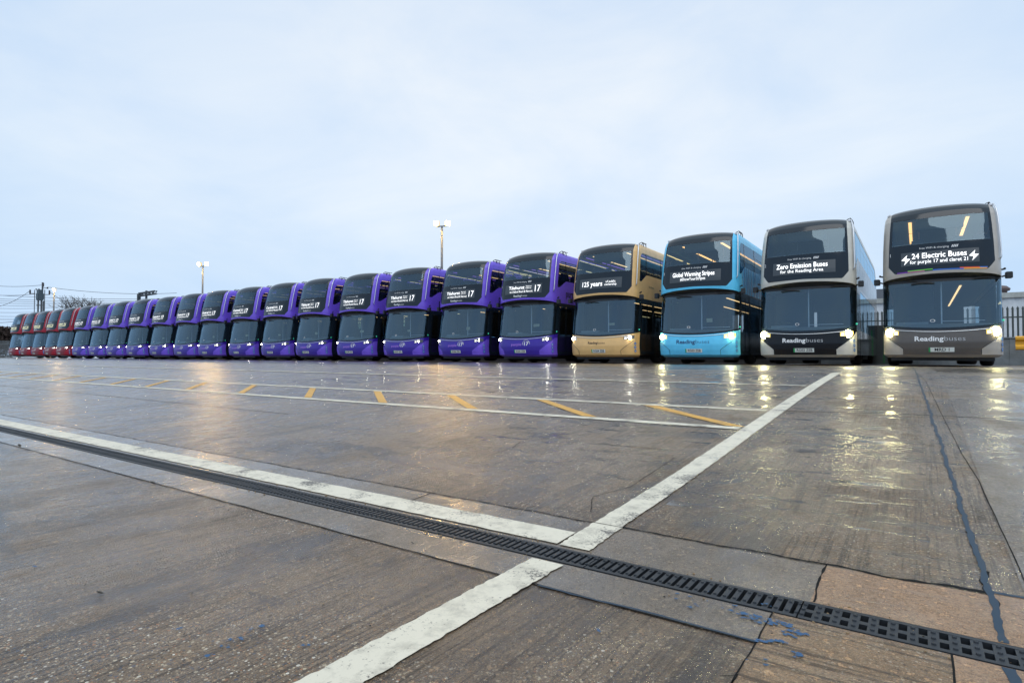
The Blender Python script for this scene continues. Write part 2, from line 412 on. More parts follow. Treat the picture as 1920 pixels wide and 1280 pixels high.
# painted markings -------------------------------------------------
def paint_mat(name, col, wear=.5):
    m, n, b = node_mat(name); K = n.nodes.new; l = n.links.new
    g = K('ShaderNodeNewGeometry').outputs['Position']
    a = K('ShaderNodeTexNoise'); a.inputs['Scale'].default_value = 14; a.inputs['Detail'].default_value = 8; a.inputs['Roughness'].default_value = .72; l(g, a.inputs['Vector'])
    r = K('ShaderNodeValToRGB'); r.color_ramp.elements[0].position = .30; r.color_ramp.elements[1].position = .52
    r.color_ramp.elements[0].color = (*[c * .55 for c in col], 1); r.color_ramp.elements[1].color = (*col, 1)
    l(a.outputs[0], r.inputs[0])
    # pin holes and scuffs where the concrete shows through
    h = K('ShaderNodeTexNoise'); h.inputs['Scale'].default_value = 120; h.inputs['Detail'].default_value = 4; h.inputs['Roughness'].default_value = .7; l(g, h.inputs['Vector'])
    h2 = K('ShaderNodeTexNoise'); h2.inputs['Scale'].default_value = 6; h2.inputs['Detail'].default_value = 6; l(g, h2.inputs['Vector'])
    ad = K('ShaderNodeMath'); ad.operation = 'MULTIPLY'; l(h.outputs[0], ad.inputs[0]); l(h2.outputs[0], ad.inputs[1])
    rr = K('ShaderNodeValToRGB'); rr.color_ramp.elements[0].position = .12 + .06 * wear; rr.color_ramp.elements[1].position = .165 + .06 * wear
    l(ad.outputs[0], rr.inputs[0])
    mx_ = K('ShaderNodeMixRGB'); mx_.inputs[1].default_value = (.10, .09, .08, 1); l(rr.outputs[0], mx_.inputs[0]); l(r.outputs[0], mx_.inputs[2])
    l(mx_.outputs[0], b.inputs['Base Color']); b.inputs['Roughness'].default_value = .5
    bp = K('ShaderNodeBump'); bp.inputs['Strength'].default_value = .5; bp.inputs['Distance'].default_value = .002
    l(ad.outputs[0], bp.inputs['Height']); l(bp.outputs[0], b.inputs['Normal'])
    return m
M_white = paint_mat('white_road_paint', (.60, .55, .44), .55)
M_yel = paint_mat('yellow_road_paint', (.56, .29, .03), .2)
def stripe(name, a, b, w, material, dz=.0038, seg=.012, rag=.0035, shear=None):
    mb = MB(); a, b = Vector((*a, 0)), Vector((*b, 0)); d = (b - a).normalized()
    nrm = Vector((-d.y, d.x, 0)) if shear is None else Vector((*shear, 0))
    n = min(900, max(2, int((b - a).length / seg))); vs = []
    for i in range(n + 1):
        p = a + (b - a) * i / n
        for sgn in (1, -1):
            j = rag * (noise.noise(p * 45 + Vector((sgn * 5, 0, 0))) * 1.3 + noise.noise(p * 130 + Vector((sgn * 9, 3, 0))))
            q = p + nrm * sgn * (w / 2 + j)
            vs.append((q.x, q.y, G(q.y) + dz))
    mb.add(vs, [(2 * i, 2 * i + 1, 2 * i + 3, 2 * i + 2) for i in range(n)])
    return tag(mb.build(name, material), kind='structure')
stripe('white_line', (-.815, .3), (-.815, D0 - .012), .096, M_white)
stripe('white_line', (-.815, 1.705), (-.79, 8.15), .094, M_white, seg=.02)
stripe('white_line', (-.812, D1 + .018), (-.815, 1.700), .098, M_white)
stripe('white_line', (-45, 1.535), (-.868, 1.532), .112, M_white, seg=.03)
for t_, w_ in ((3.60, .075), (4.355, .07), (6.08, .065), (8.17, .075), (10.9, .06)):
    stripe('white_line', (-60, t_), (-.868 if t_ < 8 else (-.9 if t_ < 9 else -1.2), t_), w_, M_white, seg=.07, rag=.006)
for u in [-.90, -1.88, -2.92, -3.95, -5.04, -6.25, -7.45, -8.55] + [-9.66 - 1.12 * k for k in range(16)]:
    u += .05
    stripe('yellow_line', (u - .055, 3.655), (u - .85, 4.305), .115, M_yel, dz=.004, seg=.03, shear=(1, 0))

# flecks of blue paint, small stones and leaf litter
M_blue = mat('blue_paint_fleck', (.018, .075, .17), .6)
def flecks(name, spots, material, n, r0, r1):
    mb = MB()
    for (x, y, rad, cnt) in spots:
        u, t = px(x, y)
        for _ in range(cnt):
            a, q = random.random() * 6.28, rad * math.sqrt(random.random()) * 1.25
            cu, ct = u + math.cos(a) * q, t + math.sin(a) * q
            rr = random.uniform(r0, r1); m_ = random.randint(7, 11); vs = []
            for i in range(m_):
                z = 6.283 * i / m_; k = rr * random.uniform(.45, 1.3)
                p = (cu + math.cos(z) * k, ct + math.sin(z) * k * .7)
                vs.append((p[0], p[1], G(p[1]) + .0042 + random.random() * .0003))
            mb.add(vs, [tuple(range(m_))])
    o = mb.build(name, material); return o
o = flecks('paint_flecks', [(1395, 1152, .016, 14), (1425, 1160, .018, 20), (1455, 1168, .02, 22), (1475, 1183, .018, 16), (1500, 1184, .012, 8), (1455, 1200, .012, 8), (1482, 1222, .010, 8), (1422, 1200, .012, 4), (1415, 1238, .02, 3), (1435, 1130, .01, 3), (1300, 1120, .05, 8), (1345, 1130, .03, 5), (1125, 1178, .006, 2),
    (340, 1176, .006, 2), (440, 1200, .02, 7), (580, 1205, .008, 2), (485, 1173, .01, 3), (80, 1058, .02, 2), (1130, 808, .05, 6), (1010, 800, .02, 2), (1340, 860, .03, 4), (425, 906, .02, 3), (405, 1222, .01, 2)], M_blue, 0, .0022, .0075)
tag(o, kind='structure')
M_litter = mat('leaf_litter', (.035, .03, .02), .6)
def debris():
    mb = MB()
    for (x, y, L_) in ((195, 1110, .02), (775, 1018, .012), (290, 905, .03), (40, 835, .04), (775, 1077, .006), (565, 1128, .006), (1712, 841, .01), (1185, 1280, .006), (360, 700, .04), (1880, 720, .03)):
        u, t = px(x, y); a = random.random() * .6
        M = Matrix.Translation((u, t, G(t) + .006)) @ Matrix.Rotation(a, 4, 'Z') @ Matrix.Rotation(.15, 4, 'Y')
        mb.lathe([(.0005, -L_ / 2), (L_ * .12, -L_ * .2), (L_ * .14, 0), (L_ * .09, L_ * .3), (.0005, L_ / 2)], M @ Matrix.Rotation(math.pi / 2, 4, 'Y'), 6)
    rnd = random.Random(2)
    for _ in range(90):                        # pebbles and silt caught in and beside the grate
        u = rnd.uniform(-2.6, .16); t = rnd.choice((D0 - rnd.random() * .02, D1 + rnd.random() * .02, rnd.uniform(D0 + .02, D1 - .02))); rr = rnd.uniform(.0015, .0045)
        z = .003 if t < D0 or t > D1 else -.006
        M = Matrix.Translation((u, t, z)) @ Matrix.Rotation(rnd.random() * 6, 4, 'Z') @ Matrix.Diagonal((1, rnd.uniform(.5, 1), .6, 1))
        mb.cur = 1; mb.lathe([(.0003, -rr), (rr * .8, -rr * .5), (rr, 0), (rr * .7, rr * .6), (.0003, rr)], M, 6)
    for _ in range(160):                       # grit scattered over the near slabs
        u = rnd.uniform(-2.5, .5); t = rnd.uniform(.5, 3.2); rr = rnd.uniform(.0010, .0028)
        M = Matrix.Translation((u, t, G(t) + rr * .3 + .002)) @ Matrix.Rotation(rnd.random() * 6, 4, 'Z') @ Matrix.Diagonal((1, rnd.uniform(.5, 1), .6, 1))
        mb.cur = rnd.choice((0, 1)); mb.lathe([(.0003, -rr), (rr * .8, -rr * .5), (rr, 0), (rr * .7, rr * .6), (.0003, rr)], M, 6)
    return mb.build('debris', [M_litter, mat('grit', (.22, .15, .08), .7)])
tag(debris(), kind='stuff', label='scraps of leaf and grit lying on wet concrete', cat='litter')

# drain --------------------------------------------------------------
mb = MB()
mb.add([(DU0, D0, 0), (DU1, D0, 0), (DU1, D0, -.14), (DU0, D0, -.14), (DU0, D1, 0), (DU1, D1, 0), (DU1, D1, -.14), (DU0, D1, -.14)],
       [(0, 1, 2, 3), (4, 7, 6, 5), (3, 2, 6, 7), (0, 3, 7, 4), (1, 5, 6, 2)])
tag(mb.build('drain_channel', mat('channel_dark', (.03, .028, .025), .6)), kind='structure')
M_iron = mat('wet_cast_iron', (.020, .024, .030), .48, metal=.2, dirt=.4)
def grate(double):
    mb = MB(); Ln = .497; z0, z1 = -.018, .003
    y0, y1 = D0 + .004, D1 - .004; wid = y1 - y0
    mb.box(0, Ln, y0, y0 + .012, z0, z1); mb.box(0, Ln, y1 - .012, y1, z0, z1)
    n = 15 if double else 23; p = Ln / n
    for i in range(n + 1):
        bw = .0185 if double else .0125
        xa = max(0, i * p - bw / 2); xb = min(Ln, i * p + bw / 2)
        mb.box(xa, xb, y0 + .012, y1 - .012, z0, z1 - .0005)
        # studs
        for yy in ((.25, .75) if not double else (.22, .5, .78)):
            cx, cy = (xa + xb) / 2, y0 + wid * yy
            mb.lathe([(.0045, z1 - .001), (.0035, z1 + .0022), (.0001, z1 + .003)], Matrix.Translation((cx, cy, 0)), 6)
    if double: mb.box(0, Ln, (y0 + y1) / 2 - .008, (y0 + y1) / 2 + .008, z0, z1 - .001)
    return mb.mesh('drain_grate', M_iron)
g_s, g_d = grate(False), grate(True)
ORD = ['first', 'second', 'third', 'fourth', 'fifth', 'sixth', 'seventh', 'eighth', 'ninth', 'tenth', 'eleventh', 'twelfth', 'thirteenth', 'fourteenth', 'fifteenth', 'sixteenth', 'seventeenth', 'eighteenth', 'nineteenth']
x = -.215; i = 0
while x < .4:
    o = link('drain_grate', g_d); o.location = (x, 0, 0)
    tag(o, ['black drain grate with two rows of square holes beside the tan slab', 'black drain grate with square holes at the right end of the channel'][i], 'drain grate', 'cast iron grates over the drain channel')
    x += .5; i += 1
x = -.215 - .5; i = 0
while x > -7.2:
    o = link('drain_grate', g_s); o.location = (x, 0, 0)
    lab = 'slotted black drain grate touching the square holed grate' if i == 0 else ('slotted black drain grate crossed by the broken white line end' if x == -.99 else '%s slotted black drain grate leftwards from the square holed one' % ORD[i])
    tag(o, lab, 'drain grate', 'cast iron grates over the drain channel'); x -= .5; i += 1

# ================================================================== BUSES
LEN = 10.9
_pts = [(0, 0), (.3, .008), (.6, .035), (.85, .085), (1.0, .14), (1.12, .22), (1.20, .33), (1.24, .47), (1.25, .62)]
def _catmull(P, n=10):
    o = []
    for i in range(len(P) - 1):
        p0 = P[max(i - 1, 0)] if i else (-P[1][0], P[1][1]); p1, p2 = P[i], P[i + 1]
        p3 = P[i + 2] if i + 2 < len(P) else (P[-1][0], P[-1][1] + .15)
        for k in range(n):
            t = k / n
            o.append(tuple(.5 * ((2 * p1[j]) + (-p0[j] + p2[j]) * t + (2 * p0[j] - 5 * p1[j] + 4 * p2[j] - p3[j]) * t * t + (-p0[j] + 3 * p1[j] - 3 * p2[j] + p3[j]) * t ** 3) for j in (0, 1)))
    o.append(P[-1]); return o
PLAN = _catmull(_pts)
PLAN += [(1.25, .62 + .5 * i) for i in range(1, 20)] + [(1.25, LEN - .2), (1.21, LEN - .07), (1.12, LEN), (0, LEN + .02)]
ARC = [0]
for a, b in zip(PLAN, PLAN[1:]): ARC.append(ARC[-1] + math.hypot(a[0] - b[0], a[1] - b[1]))
def lerp_tab(T, V, x):
    if x <= T[0]: return V[0]
    for i in range(len(T) - 1):
        if x <= T[i + 1]: return V[i] + (V[i + 1] - V[i]) * (x - T[i]) / (T[i + 1] - T[i])
    return V[-1]
import bisect
def plan(s):
    sg = -1 if s < 0 else 1; s = abs(s); s = min(s, ARC[-1] - 1e-6)
    i = bisect.bisect_right(ARC, s) - 1; k = (s - ARC[i]) / (ARC[i + 1] - ARC[i])
    return sg * (PLAN[i][0] + k * (PLAN[i + 1][0] - PLAN[i][0])), PLAN[i][1] + k * (PLAN[i + 1][1] - PLAN[i][1])
def s_y(y):                                   # arc length where the side reaches y
    lo, hi = ARC[80], ARC[-4]
    for _ in range(40):
        m_ = (lo + hi) / 2
        if plan(m_)[1] < y: lo = m_
        else: hi = m_
    return lo
ZL = [.28, .45, .62, .95, 1.6, 2.27]; RL = [.07, .02, 0, .04, .14, .27]
ZU = [2.22, 2.42, 2.7, 3.15, 3.6, 3.87, 4.0, 4.10, 4.165, 4.20]; RU = [.13, .10, .13, .21, .32, .40, .48, .59, .74, .96]
ZW = [0, 2.3, 3.1, 3.6, 3.87, 4.0, 4.10, 4.165, 4.20]; WW = [1, 1, .99, .975, .96, .945, .92, .87, .79]
ZTOP = 4.20
def P(s, z, up=None, off=0.0):
    if up is None: up = z > 2.3
    def q(s, z):
        xx, yy = plan(s); zr = lerp_tab(ZU, RU, z) if up else lerp_tab(ZL, RL, z)
        wt = max(0, 1 - max(0, yy - .1) / 1.7); wt = wt * wt * (3 - 2 * wt)
        wb = max(0, (yy - (LEN - 1.6)) / 1.6)
        zc = z + .055 * max(0, (z - 3.87) / .33) * (1 - (xx / 1.25) ** 2) if up else z
        return Vector((xx * lerp_tab(ZW, WW, z), yy + zr * wt - wb * wb * max(0, z - 3.6) * .5, zc))
    p = q(s, z)
    if off:
        a = q(s + .01, z) - q(s - .01, z); b = q(s, z + .01) - q(s, z - .01)
        n_ = a.cross(b).normalized()
        if n_.length < .5: n_ = Vector((0, -1, 0))
        p = p + n_ * off
    return p
def V(f): return f if callable(f) else (lambda _: f)
def rows(mb, sl, sr, z0, z1, ns, nz, off=0.0, up=None):
    sl, sr = V(sl), V(sr); vs = []
    for j in range(nz + 1):
        z = z0 + (z1 - z0) * j / nz
        a, b = sl(z), sr(z)
        vs += [P(a + (b - a) * i / ns, z, up, off) for i in range(ns + 1)]
    w = ns + 1
    mb.add(vs, [(j * w + i, j * w + i + 1, (j + 1) * w + i + 1, (j + 1) * w + i) for j in range(nz) for i in range(ns)])
def cols(mb, zb, zt, s0, s1, ns, nz, off=0.0, up=None):
    zb, zt = V(zb), V(zt); vs = []
    for i in range(ns + 1):
        s = s0 + (s1 - s0) * i / ns; a, b = zb(s), zt(s)
        vs += [P(s, a + (b - a) * j / nz, up, off) for j in range(nz + 1)]
    w = nz + 1
    mb.add(vs, [(i * w + j, (i + 1) * w + j, (i + 1) * w + j + 1, i * w + j + 1) for i in range(ns) for j in range(nz)])
def text_on(mb, txt, s0, z0, size, off=.007, bold=.0, align='CENTER', width=None, res=2):
    v, f = text_geo(txt, size, bold, align, width, res)
    up = z0 > 2.3
    mb.add([P(s0 + a, z0 + b, up, off) for a, b in v], f)

SC = 1.16                                       # where the front ends and the side begins (arc)
S6 = s_y(.62)
def panel_half(z):                              # half width of the black upper front
    return lerp_tab([2.40, 2.62, 3.86, 4.0, 4.20], [.97, 1.14, 1.12, 1.13, 1.18], z)
def lip(s):   return 2.37 - .10 * (s / 1.25) ** 2 if abs(s) < 1.3 else max(2.24, 2.37 - .10 * (s / 1.25) ** 2)
def panel_bot(s):
    a = abs(s)
    return 2.445 - .03 * a if a < .97 else 2.416 + (a - .97) / .17 * .205
def wb(y):                                      # bottom of the upper side windows
    return 2.83 if y < .72 else (2.83 + (y - .72) * .5 if y < 1.26 else 3.10)
def screen_bot(s): return .925 + .11 * (abs(s) / 1.3) ** 2
def vee_half(z):                                # half width of the dark V on the nose
    return lerp_tab([.28, .45, .50, .92], [.80, .80, .86, 1.42], z)

def side_edge(z):                               # front edge of the upper side window, rounded top corner
    y = .55
    if z > 3.61: y += .22 * (1 - math.sqrt(max(0, 1 - ((z - 3.61) / .23) ** 2)))
    return s_y(max(.5, y)) if y > .62 else S6 - .07 + (y - .55)

def shell_meshes():
    o = {}
    # painted shell of the upper deck and roof
    b = MB()
    cols(b, lip, panel_bot, -1.14, 1.14, 60, 3, up=True)
    for sg in (1, -1):
        def A(z, sg=sg): return sg * panel_half(z)
        if sg > 0:
            rows(b, panel_half, side_edge, 2.83, 3.84, 8, 22, up=True)
            rows(b, panel_half, lambda z: S6 - .07, 2.62, 2.83, 8, 3, up=True)
            cols(b, lip, lambda s: 2.62, 1.14, S6 - .07, 8, 5, up=True)
            cols(b, lambda s: 2.24, lambda s: wb(plan(s)[1]), S6 - .07, s_y(1.26), 14, 6, up=True)
            cols(b, lambda s: 2.24, lambda s: 3.10, s_y(1.26), ARC[-1], 22, 6, up=True)
            rows(b, panel_half, lambda z: S6 - .07 + .30, 3.84, 4.0, 14, 6, up=True)
            rows(b, lambda z: S6 + .23, lambda z: s_y(10.3), 3.84, 4.0, 20, 6, up=True)
            rows(b, lambda z: s_y(10.3), lambda z: ARC[-1], 3.10, 4.0, 8, 8, up=True)
            rows(b, panel_half, lambda z: ARC[-1], 4.0, ZTOP, 50, 10, up=True)
        else:
            rows(b, lambda z: -side_edge(z), lambda z: -panel_half(z), 2.83, 3.84, 8, 22, up=True)
            rows(b, lambda z: -S6 + .07, lambda z: -panel_half(z), 2.62, 2.83, 8, 3, up=True)
            cols(b, lip, lambda s: 2.62, -S6 + .07, -1.14, 8, 5, up=True)
            cols(b, lambda s: 2.24, lambda s: wb(plan(s)[1]), -s_y(1.26), -S6 + .07, 14, 6, up=True)
            cols(b, lambda s: 2.24, lambda s: 3.10, -ARC[-1], -s_y(1.26), 22, 6, up=True)
            rows(b, lambda z: -S6 + .07 - .30, lambda z: -panel_half(z), 3.84, 4.0, 14, 6, up=True)
            rows(b, lambda z: -s_y(10.3), lambda z: -S6 - .23, 3.84, 4.0, 20, 6, up=True)
            rows(b, lambda z: -ARC[-1], lambda z: -s_y(10.3), 3.10, 4.0, 8, 8, up=True)
            rows(b, lambda z: -ARC[-1], lambda z: -panel_half(z), 4.0, ZTOP, 50, 10, up=True)
    # crown of the roof
    ring = [P(-ARC[-1] + 2 * ARC[-1] * i / 160, ZTOP, True) for i in range(161)]
    for i in range(160):
        a, c = ring[i], ring[i + 1]
        b.add([a, c, Vector((c.x * .45, c.y * .8 + 1.1, ZTOP + .025)), Vector((a.x * .45, a.y * .8 + 1.1, ZTOP + .025))], [(0, 1, 2, 3)])
        b.add([Vector((a.x * .45, a.y * .8 + 1.1, ZTOP + .025)), Vector((c.x * .45, c.y * .8 + 1.1, ZTOP + .025)), Vector((0, 5.5, ZTOP + .03))], [(0, 1, 2)])
    # under the overhang and the rear
    o['body'] = b
    # lower flanks below the window band
    b = MB()
    for sg in (1, -1):
        a0, a1 = (S6, ARC[-1]) if sg > 0 else (-ARC[-1], -S6)
        cols(b, lambda s: .30, lambda s: 1.02, a0, a1, 30, 4, up=False)
    o['skirt'] = b
    # soffit between windscreen head and lip
    b = MB(); vs = []
    for i in range(61):
        s = -S6 + 2 * S6 * i / 60
        vs += [P(s, 2.24, False, .0), P(s, lip(s), True, .0)]
    b.add(vs, [(2 * i, 2 * i + 1, 2 * i + 3, 2 * i + 2) for i in range(60)])
    cols(b, lambda s: 2.17, lambda s: 2.245, -S6, S6, 50, 1, up=False, off=.004)
    o['soffit'] = b
    # nose
    b = MB()
    b.cur = 0
    rows(b, lambda z: -S6, lambda z: -vee_half(z), .30, .93, 8, 16, up=False)
    rows(b, lambda z: vee_half(z), lambda z: S6, .30, .93, 8, 16, up=False)
    b.cur = 1
    rows(b, lambda z: -min(vee_half(z), S6), lambda z: min(vee_half(z), S6), .30, .905, 44, 16, up=False)
    cols(b, lambda s: .90, lambda s: screen_bot(s) + .002, -S6, S6, 50, 3, up=False)
    b.cur = 0
    vs = []
    for i in range(61):
        s = -S6 + 2 * S6 * i / 60
        p = P(s, .30, False); vs += [p, Vector((p.x * .93, p.y + .12, .23))]
    b.add(vs, [(2 * i, 2 * i + 2, 2 * i + 3, 2 * i + 1) for i in range(60)])
    o['front_bumper'] = b
    # crease lines either side of the number plate
    for sg in (1, -1):
        b = MB()
        pts = [P(sg * vee_half(z), z, False, .004) for z in [.30, .36, .41, .45, .50, .6, .7, .78]]
        b.tube(pts, .006, 5)
        o['panel_gap_%d' % sg] = b
    # thin bright trim under the windscreen
    b = MB(); b.tube([P(-1.16 + 2.32 * i / 40, screen_bot(-1.16 + 2.32 * i / 40) - .045, False, .006) for i in range(41)], .010, 6)
    o['chrome_strip'] = b
    # glass
    b = MB(); cols(b, lambda s: screen_bot(s), lambda s: 2.18, -S6 + .12, S6 - .18, 60, 16, up=False); o['windscreen'] = b
    b = MB()
    cols(b, lambda s: screen_bot(s), lambda s: 2.18, -S6, -S6 + .121, 3, 8, up=False, off=.003)
    cols(b, lambda s: screen_bot(s), lambda s: 2.18, S6 - .181, S6, 4, 8, up=False, off=.003)
    cols(b, lambda s: screen_bot(s) - .002, lambda s: screen_bot(s) + .055, -S6, S6, 50, 1, up=False, off=.003)
    o['windscreen_surround'] = b
    # upper windscreen and black mask round it
    b = MB(); rows(b, lambda z: -1.06, lambda z: 1.06, 3.17, 3.86, 44, 10, up=True, off=.002); o['upper_windscreen'] = b
    b = MB()
    rows(b, lambda z: -panel_half(z), lambda z: panel_half(z), 2.62, 3.17, 44, 8, up=True, off=.003)
    cols(b, panel_bot, lambda s: 2.62, -1.14, 1.14, 60, 3, up=True, off=.003)
    rows(b, lambda z: -panel_half(z), lambda z: -1.055, 3.17, 3.86, 2, 8, up=True, off=.003)
    rows(b, lambda z: 1.055, lambda z: panel_half(z), 3.17, 3.86, 2, 8, up=True, off=.003)
    rows(b, lambda z: -panel_half(z), lambda z: panel_half(z), 3.86, ZTOP, 44, 18, up=True, off=.003)
    rg = [P(-1.18 + 2.36 * i / 30, ZTOP, True, .003) for i in range(31)]
    b.add(rg + [Vector((p.x * .9, p.y + .35, ZTOP + .012)) for p in rg], [(i, i + 1, 32 + i, 31 + i) for i in range(30)])
    o['black_mask'] = b
    return o

def windows(sg):
    """list of glass panes (upper and lower) on one side, with dark edge strips"""
    up, lo, fr = [], [], MB()
    ys = [1.26, 2.75, 4.25, 5.75, 7.25, 8.75, 10.3]
    b = MB()
    if sg > 0:
        rows(b, side_edge, lambda z: s_y(1.26), 3.10, 3.84, 6, 14, up=True, off=-.004)
        rows(b, side_edge, lambda z: s_y(.72 + (z - 2.83) * 2), 2.83, 3.10, 4, 6, up=True, off=-.004)
    else:
        rows(b, lambda z: -s_y(1.26), lambda z: -side_edge(z), 3.10, 3.84, 6, 14, up=True, off=-.004)
        rows(b, lambda z: -s_y(.72 + (z - 2.83) * 2), lambda z: -side_edge(z), 2.83, 3.10, 4, 6, up=True, off=-.004)
    up.append(b)
    for a, c in zip(ys, ys[1:]):
        b = MB(); s0, s1 = s_y(a), s_y(c)
        if sg < 0: s0, s1 = -s1, -s0
        rows(b, lambda z: s0, lambda z: s1, 3.10, 3.84, 2, 8, up=True, off=-.004)
        up.append(b)
    def strip(ya, yb, z0, z1, upf, off=.004):
        s0, s1 = s_y(ya), s_y(yb)
        if sg < 0: s0, s1 = -s1, -s0
        rows(fr, lambda z: s0, lambda z: s1, z0, z1, 2, 6, up=upf, off=off)
    for y in ys[:-1]: strip(y - .03, y + .03, 3.09, 3.85, True)
    for a, c in zip(ys[1:], ys[2:]): strip(a, c, 3.575, 3.59, True)
    # lower deck
    yl = [1.95, 3.3, 4.7, 6.1, 7.5, 8.9] if sg > 0 else [1.6, 3.0, 4.4, 5.8, 7.2, 8.6]
    for a, c in zip(yl, yl[1:]):
        b = MB(); s0, s1 = s_y(a), s_y(c)
        if sg < 0: s0, s1 = -s1, -s0
        rows(b, lambda z: s0, lambda z: s1, 1.02, 2.20, 2, 8, up=False, off=-.003)
        lo.append(b)
    for y in yl: strip(y - .04, y + .04, 1.02, 2.20, False)
    strip(yl[0], 10.88, 2.18, 2.245, False, .002)
    strip(8.9 if sg > 0 else 8.6, 10.85, 1.02, 2.20, False, 0)
    if sg > 0:                                     # A pillar, door surround
        strip(.62, .70, .30, 2.24, False); strip(1.78, 1.96, .30, 2.24, False); strip(.70, 1.80, 2.12, 2.24, False)
    else:
        strip(.62, .74, .30, 2.24, False); strip(1.5, 1.6, 1.0, 2.24, False)
        b = MB(); rows(b, lambda z: -s_y(1.5), lambda z: -s_y(.74), 1.15, 2.12, 2, 8, up=False, off=-.003); lo.insert(0, b)
        strip(.74, 1.5, 2.12, 2.24, False); strip(.74, 1.5, 1.0, 1.16, False)
    return up, lo, fr

print('meshing bus parts')
SH = shell_meshes()
M_gblack = mat('gloss_black_panel', (.010, .017, .026), .10, spec=.35)
M_black = mat('black_plastic', (.012, .012, .014), .45)
M_rub = mat('tyre_rubber', (.014, .014, .015), .75)
M_steel = mat('wheel_steel', (.35, .36, .38), .35, metal=.8)
M_chrome = mat('bright_trim', (.75, .78, .80), .22, metal=.7)
M_silver = mat('silver_tube', (.62, .64, .68), .3, metal=.4)
M_wind = glass_mat('windscreen_glass', (.62, .72, .76), .075, .92, (.05, .08, .10))
M_uwind = glass_mat('upper_windscreen_glass', (.55, .66, .72), .055, .92, (.05, .07, .09))
M_side = glass_mat('tinted_side_glass', (.40, .46, .50), .02, .95)
M_int = mat('interior_dark', (.035, .04, .05), .7)
M_intl = mat('interior_panel', (.16, .18, .20), .6)
M_dash = mat('dashboard', (.24, .28, .31), .55)
M_seat = mat('seat_moquette', (.03, .05, .12), .9)
M_led = mat('led_lettering', (1, 1, 1), .5, emit=(1, .97, .93), es=1.0)
M_ledy = mat('led_lettering_yellow', (1, 1, .6), .5, emit=(1, .93, .50), es=.9)
M_ledpan = mat('led_panel', (.045, .055, .065), .35)
M_lt = mat('light_lettering', (.72, .72, .72), .4)
M_grey = mat('grey_lettering', (.42, .43, .44), .4)
M_plate = mat('white_plate', (.68, .70, .66), .4)
M_green = mat('green_plate_band', (.01, .30, .09), .4)
M_dk = mat('dark_lettering', (.012, .012, .02), .4)
M_bluedisc = mat('blue_badge', (.015, .14, .42), .35)
M_wgl = mat('badge_white', (.8, .8, .8), .4)
M_warm = mat('warm_light_strip', (1, .8, .5), .5, emit=(1, .62, .28), es=2.2)
M_warmhot = mat('bright_warm_light_strip', (1, .7, .4), .5, emit=(1, .50, .16), es=3.0)
M_purp = mat('purple_light_strip', (.6, .3, 1), .5, emit=(.42, .20, 1), es=.9)
M_greenbtn = mat('green_lamp', (.05, .6, .4), .5, emit=(.05, .55, .35), es=.5)
M_lamphouse = mat('headlight_housing', (.10, .10, .11), .15, metal=.5)
M_drl = mat('daytime_running_light', (1, 1, 1), .4, emit=(1, .98, .9), es=3)
def lampm(name, es, col=(1, .95, .70)): return mat(name, (1, 1, .9), .3, emit=col, es=es)
M_clear = mat('clear_marker_lens', (.6, .6, .62), .2)

def car_paint(name, col, rough=.28):
    return mat(name, col, rough, coat=.15, dirt=.14)
def stripes_mat():
    m, n, b = node_mat('blue_striped_vinyl'); K = n.nodes.new; l = n.links.new
    t = K('ShaderNodeTexCoord'); mp_ = K('ShaderNodeMapping'); mp_.inputs['Scale'].default_value = (.001, 9, .001)
    v = K('ShaderNodeTexNoise'); v.noise_dimensions = '3D'; v.inputs['Scale'].default_value = 1; v.inputs['Detail'].default_value = 1
    r = K('ShaderNodeValToRGB'); r.color_ramp.interpolation = 'CONSTANT'
    e = r.color_ramp.elements; e[0].position = 0; e[0].color = (.008, .05, .19, 1); e[1].position = .62; e[1].color = (.22, .55, .75, 1)
    for p, c in ((.38, (.02, .13, .38, 1)), (.46, (.03, .25, .52, 1)), (.54, (.10, .42, .68, 1))):
        q = e.new(p); q.color = c
    l(t.outputs['Object'], mp_.inputs[0]); l(mp_.outputs[0], v.inputs['Vector']); l(v.outputs[0], r.inputs[0]); l(r.outputs[0], b.inputs['Base Color'])
    b.inputs['Roughness'].default_value = .25; b.inputs['Coat Weight'].default_value = .4
    return m

C_purple, C_indigo = (.160, .085, .64), (.034, .010, .30)
LIV = {
    'purple': dict(main=car_paint('purple_paint', C_purple), vee=car_paint('indigo_paint', C_indigo), skirt=mat('dark_navy_skirt', (.012, .010, .05), .22, coat=.5)),
    'claret': dict(main=car_paint('claret_paint', (.33, .003, .022), .42), vee=car_paint('dark_claret_paint', (.20, .002, .014), .42), skirt=mat('dark_claret_skirt', (.04, .004, .008), .22, coat=.5)),
    'gold': dict(main=car_paint('gold_paint', (.74, .46, .185)), vee=car_paint('gold_nose_paint', (.74, .46, .185)), skirt=mat('dark_bronze_skirt', (.03, .02, .012), .2, coat=.5)),
    'blue': dict(main=car_paint('sky_blue_paint', (.11, .56, .86)), vee=car_paint('sky_blue_nose_paint', (.11, .56, .86)), skirt=mat('dark_blue_skirt', (.012, .025, .05), .2, coat=.5), side=stripes_mat()),
    'cream': dict(main=car_paint('cream_paint', (.60, .58, .52)), vee=mat('black_nose_paint', (.007, .008, .011), .15, spec=.3), skirt=mat('silver_grey_skirt', (.16, .17, .18), .12, coat=.8), side=car_paint('silver_side_paint', (.34, .36, .38), .12)),
    'taupe': dict(main=car_paint('taupe_paint', (.46, .42, .37)), vee=car_paint('taupe_nose_paint', (.095, .083, .075)), skirt=mat('silver_skirt', (.18, .18, .18), .15, coat=.8)),
}
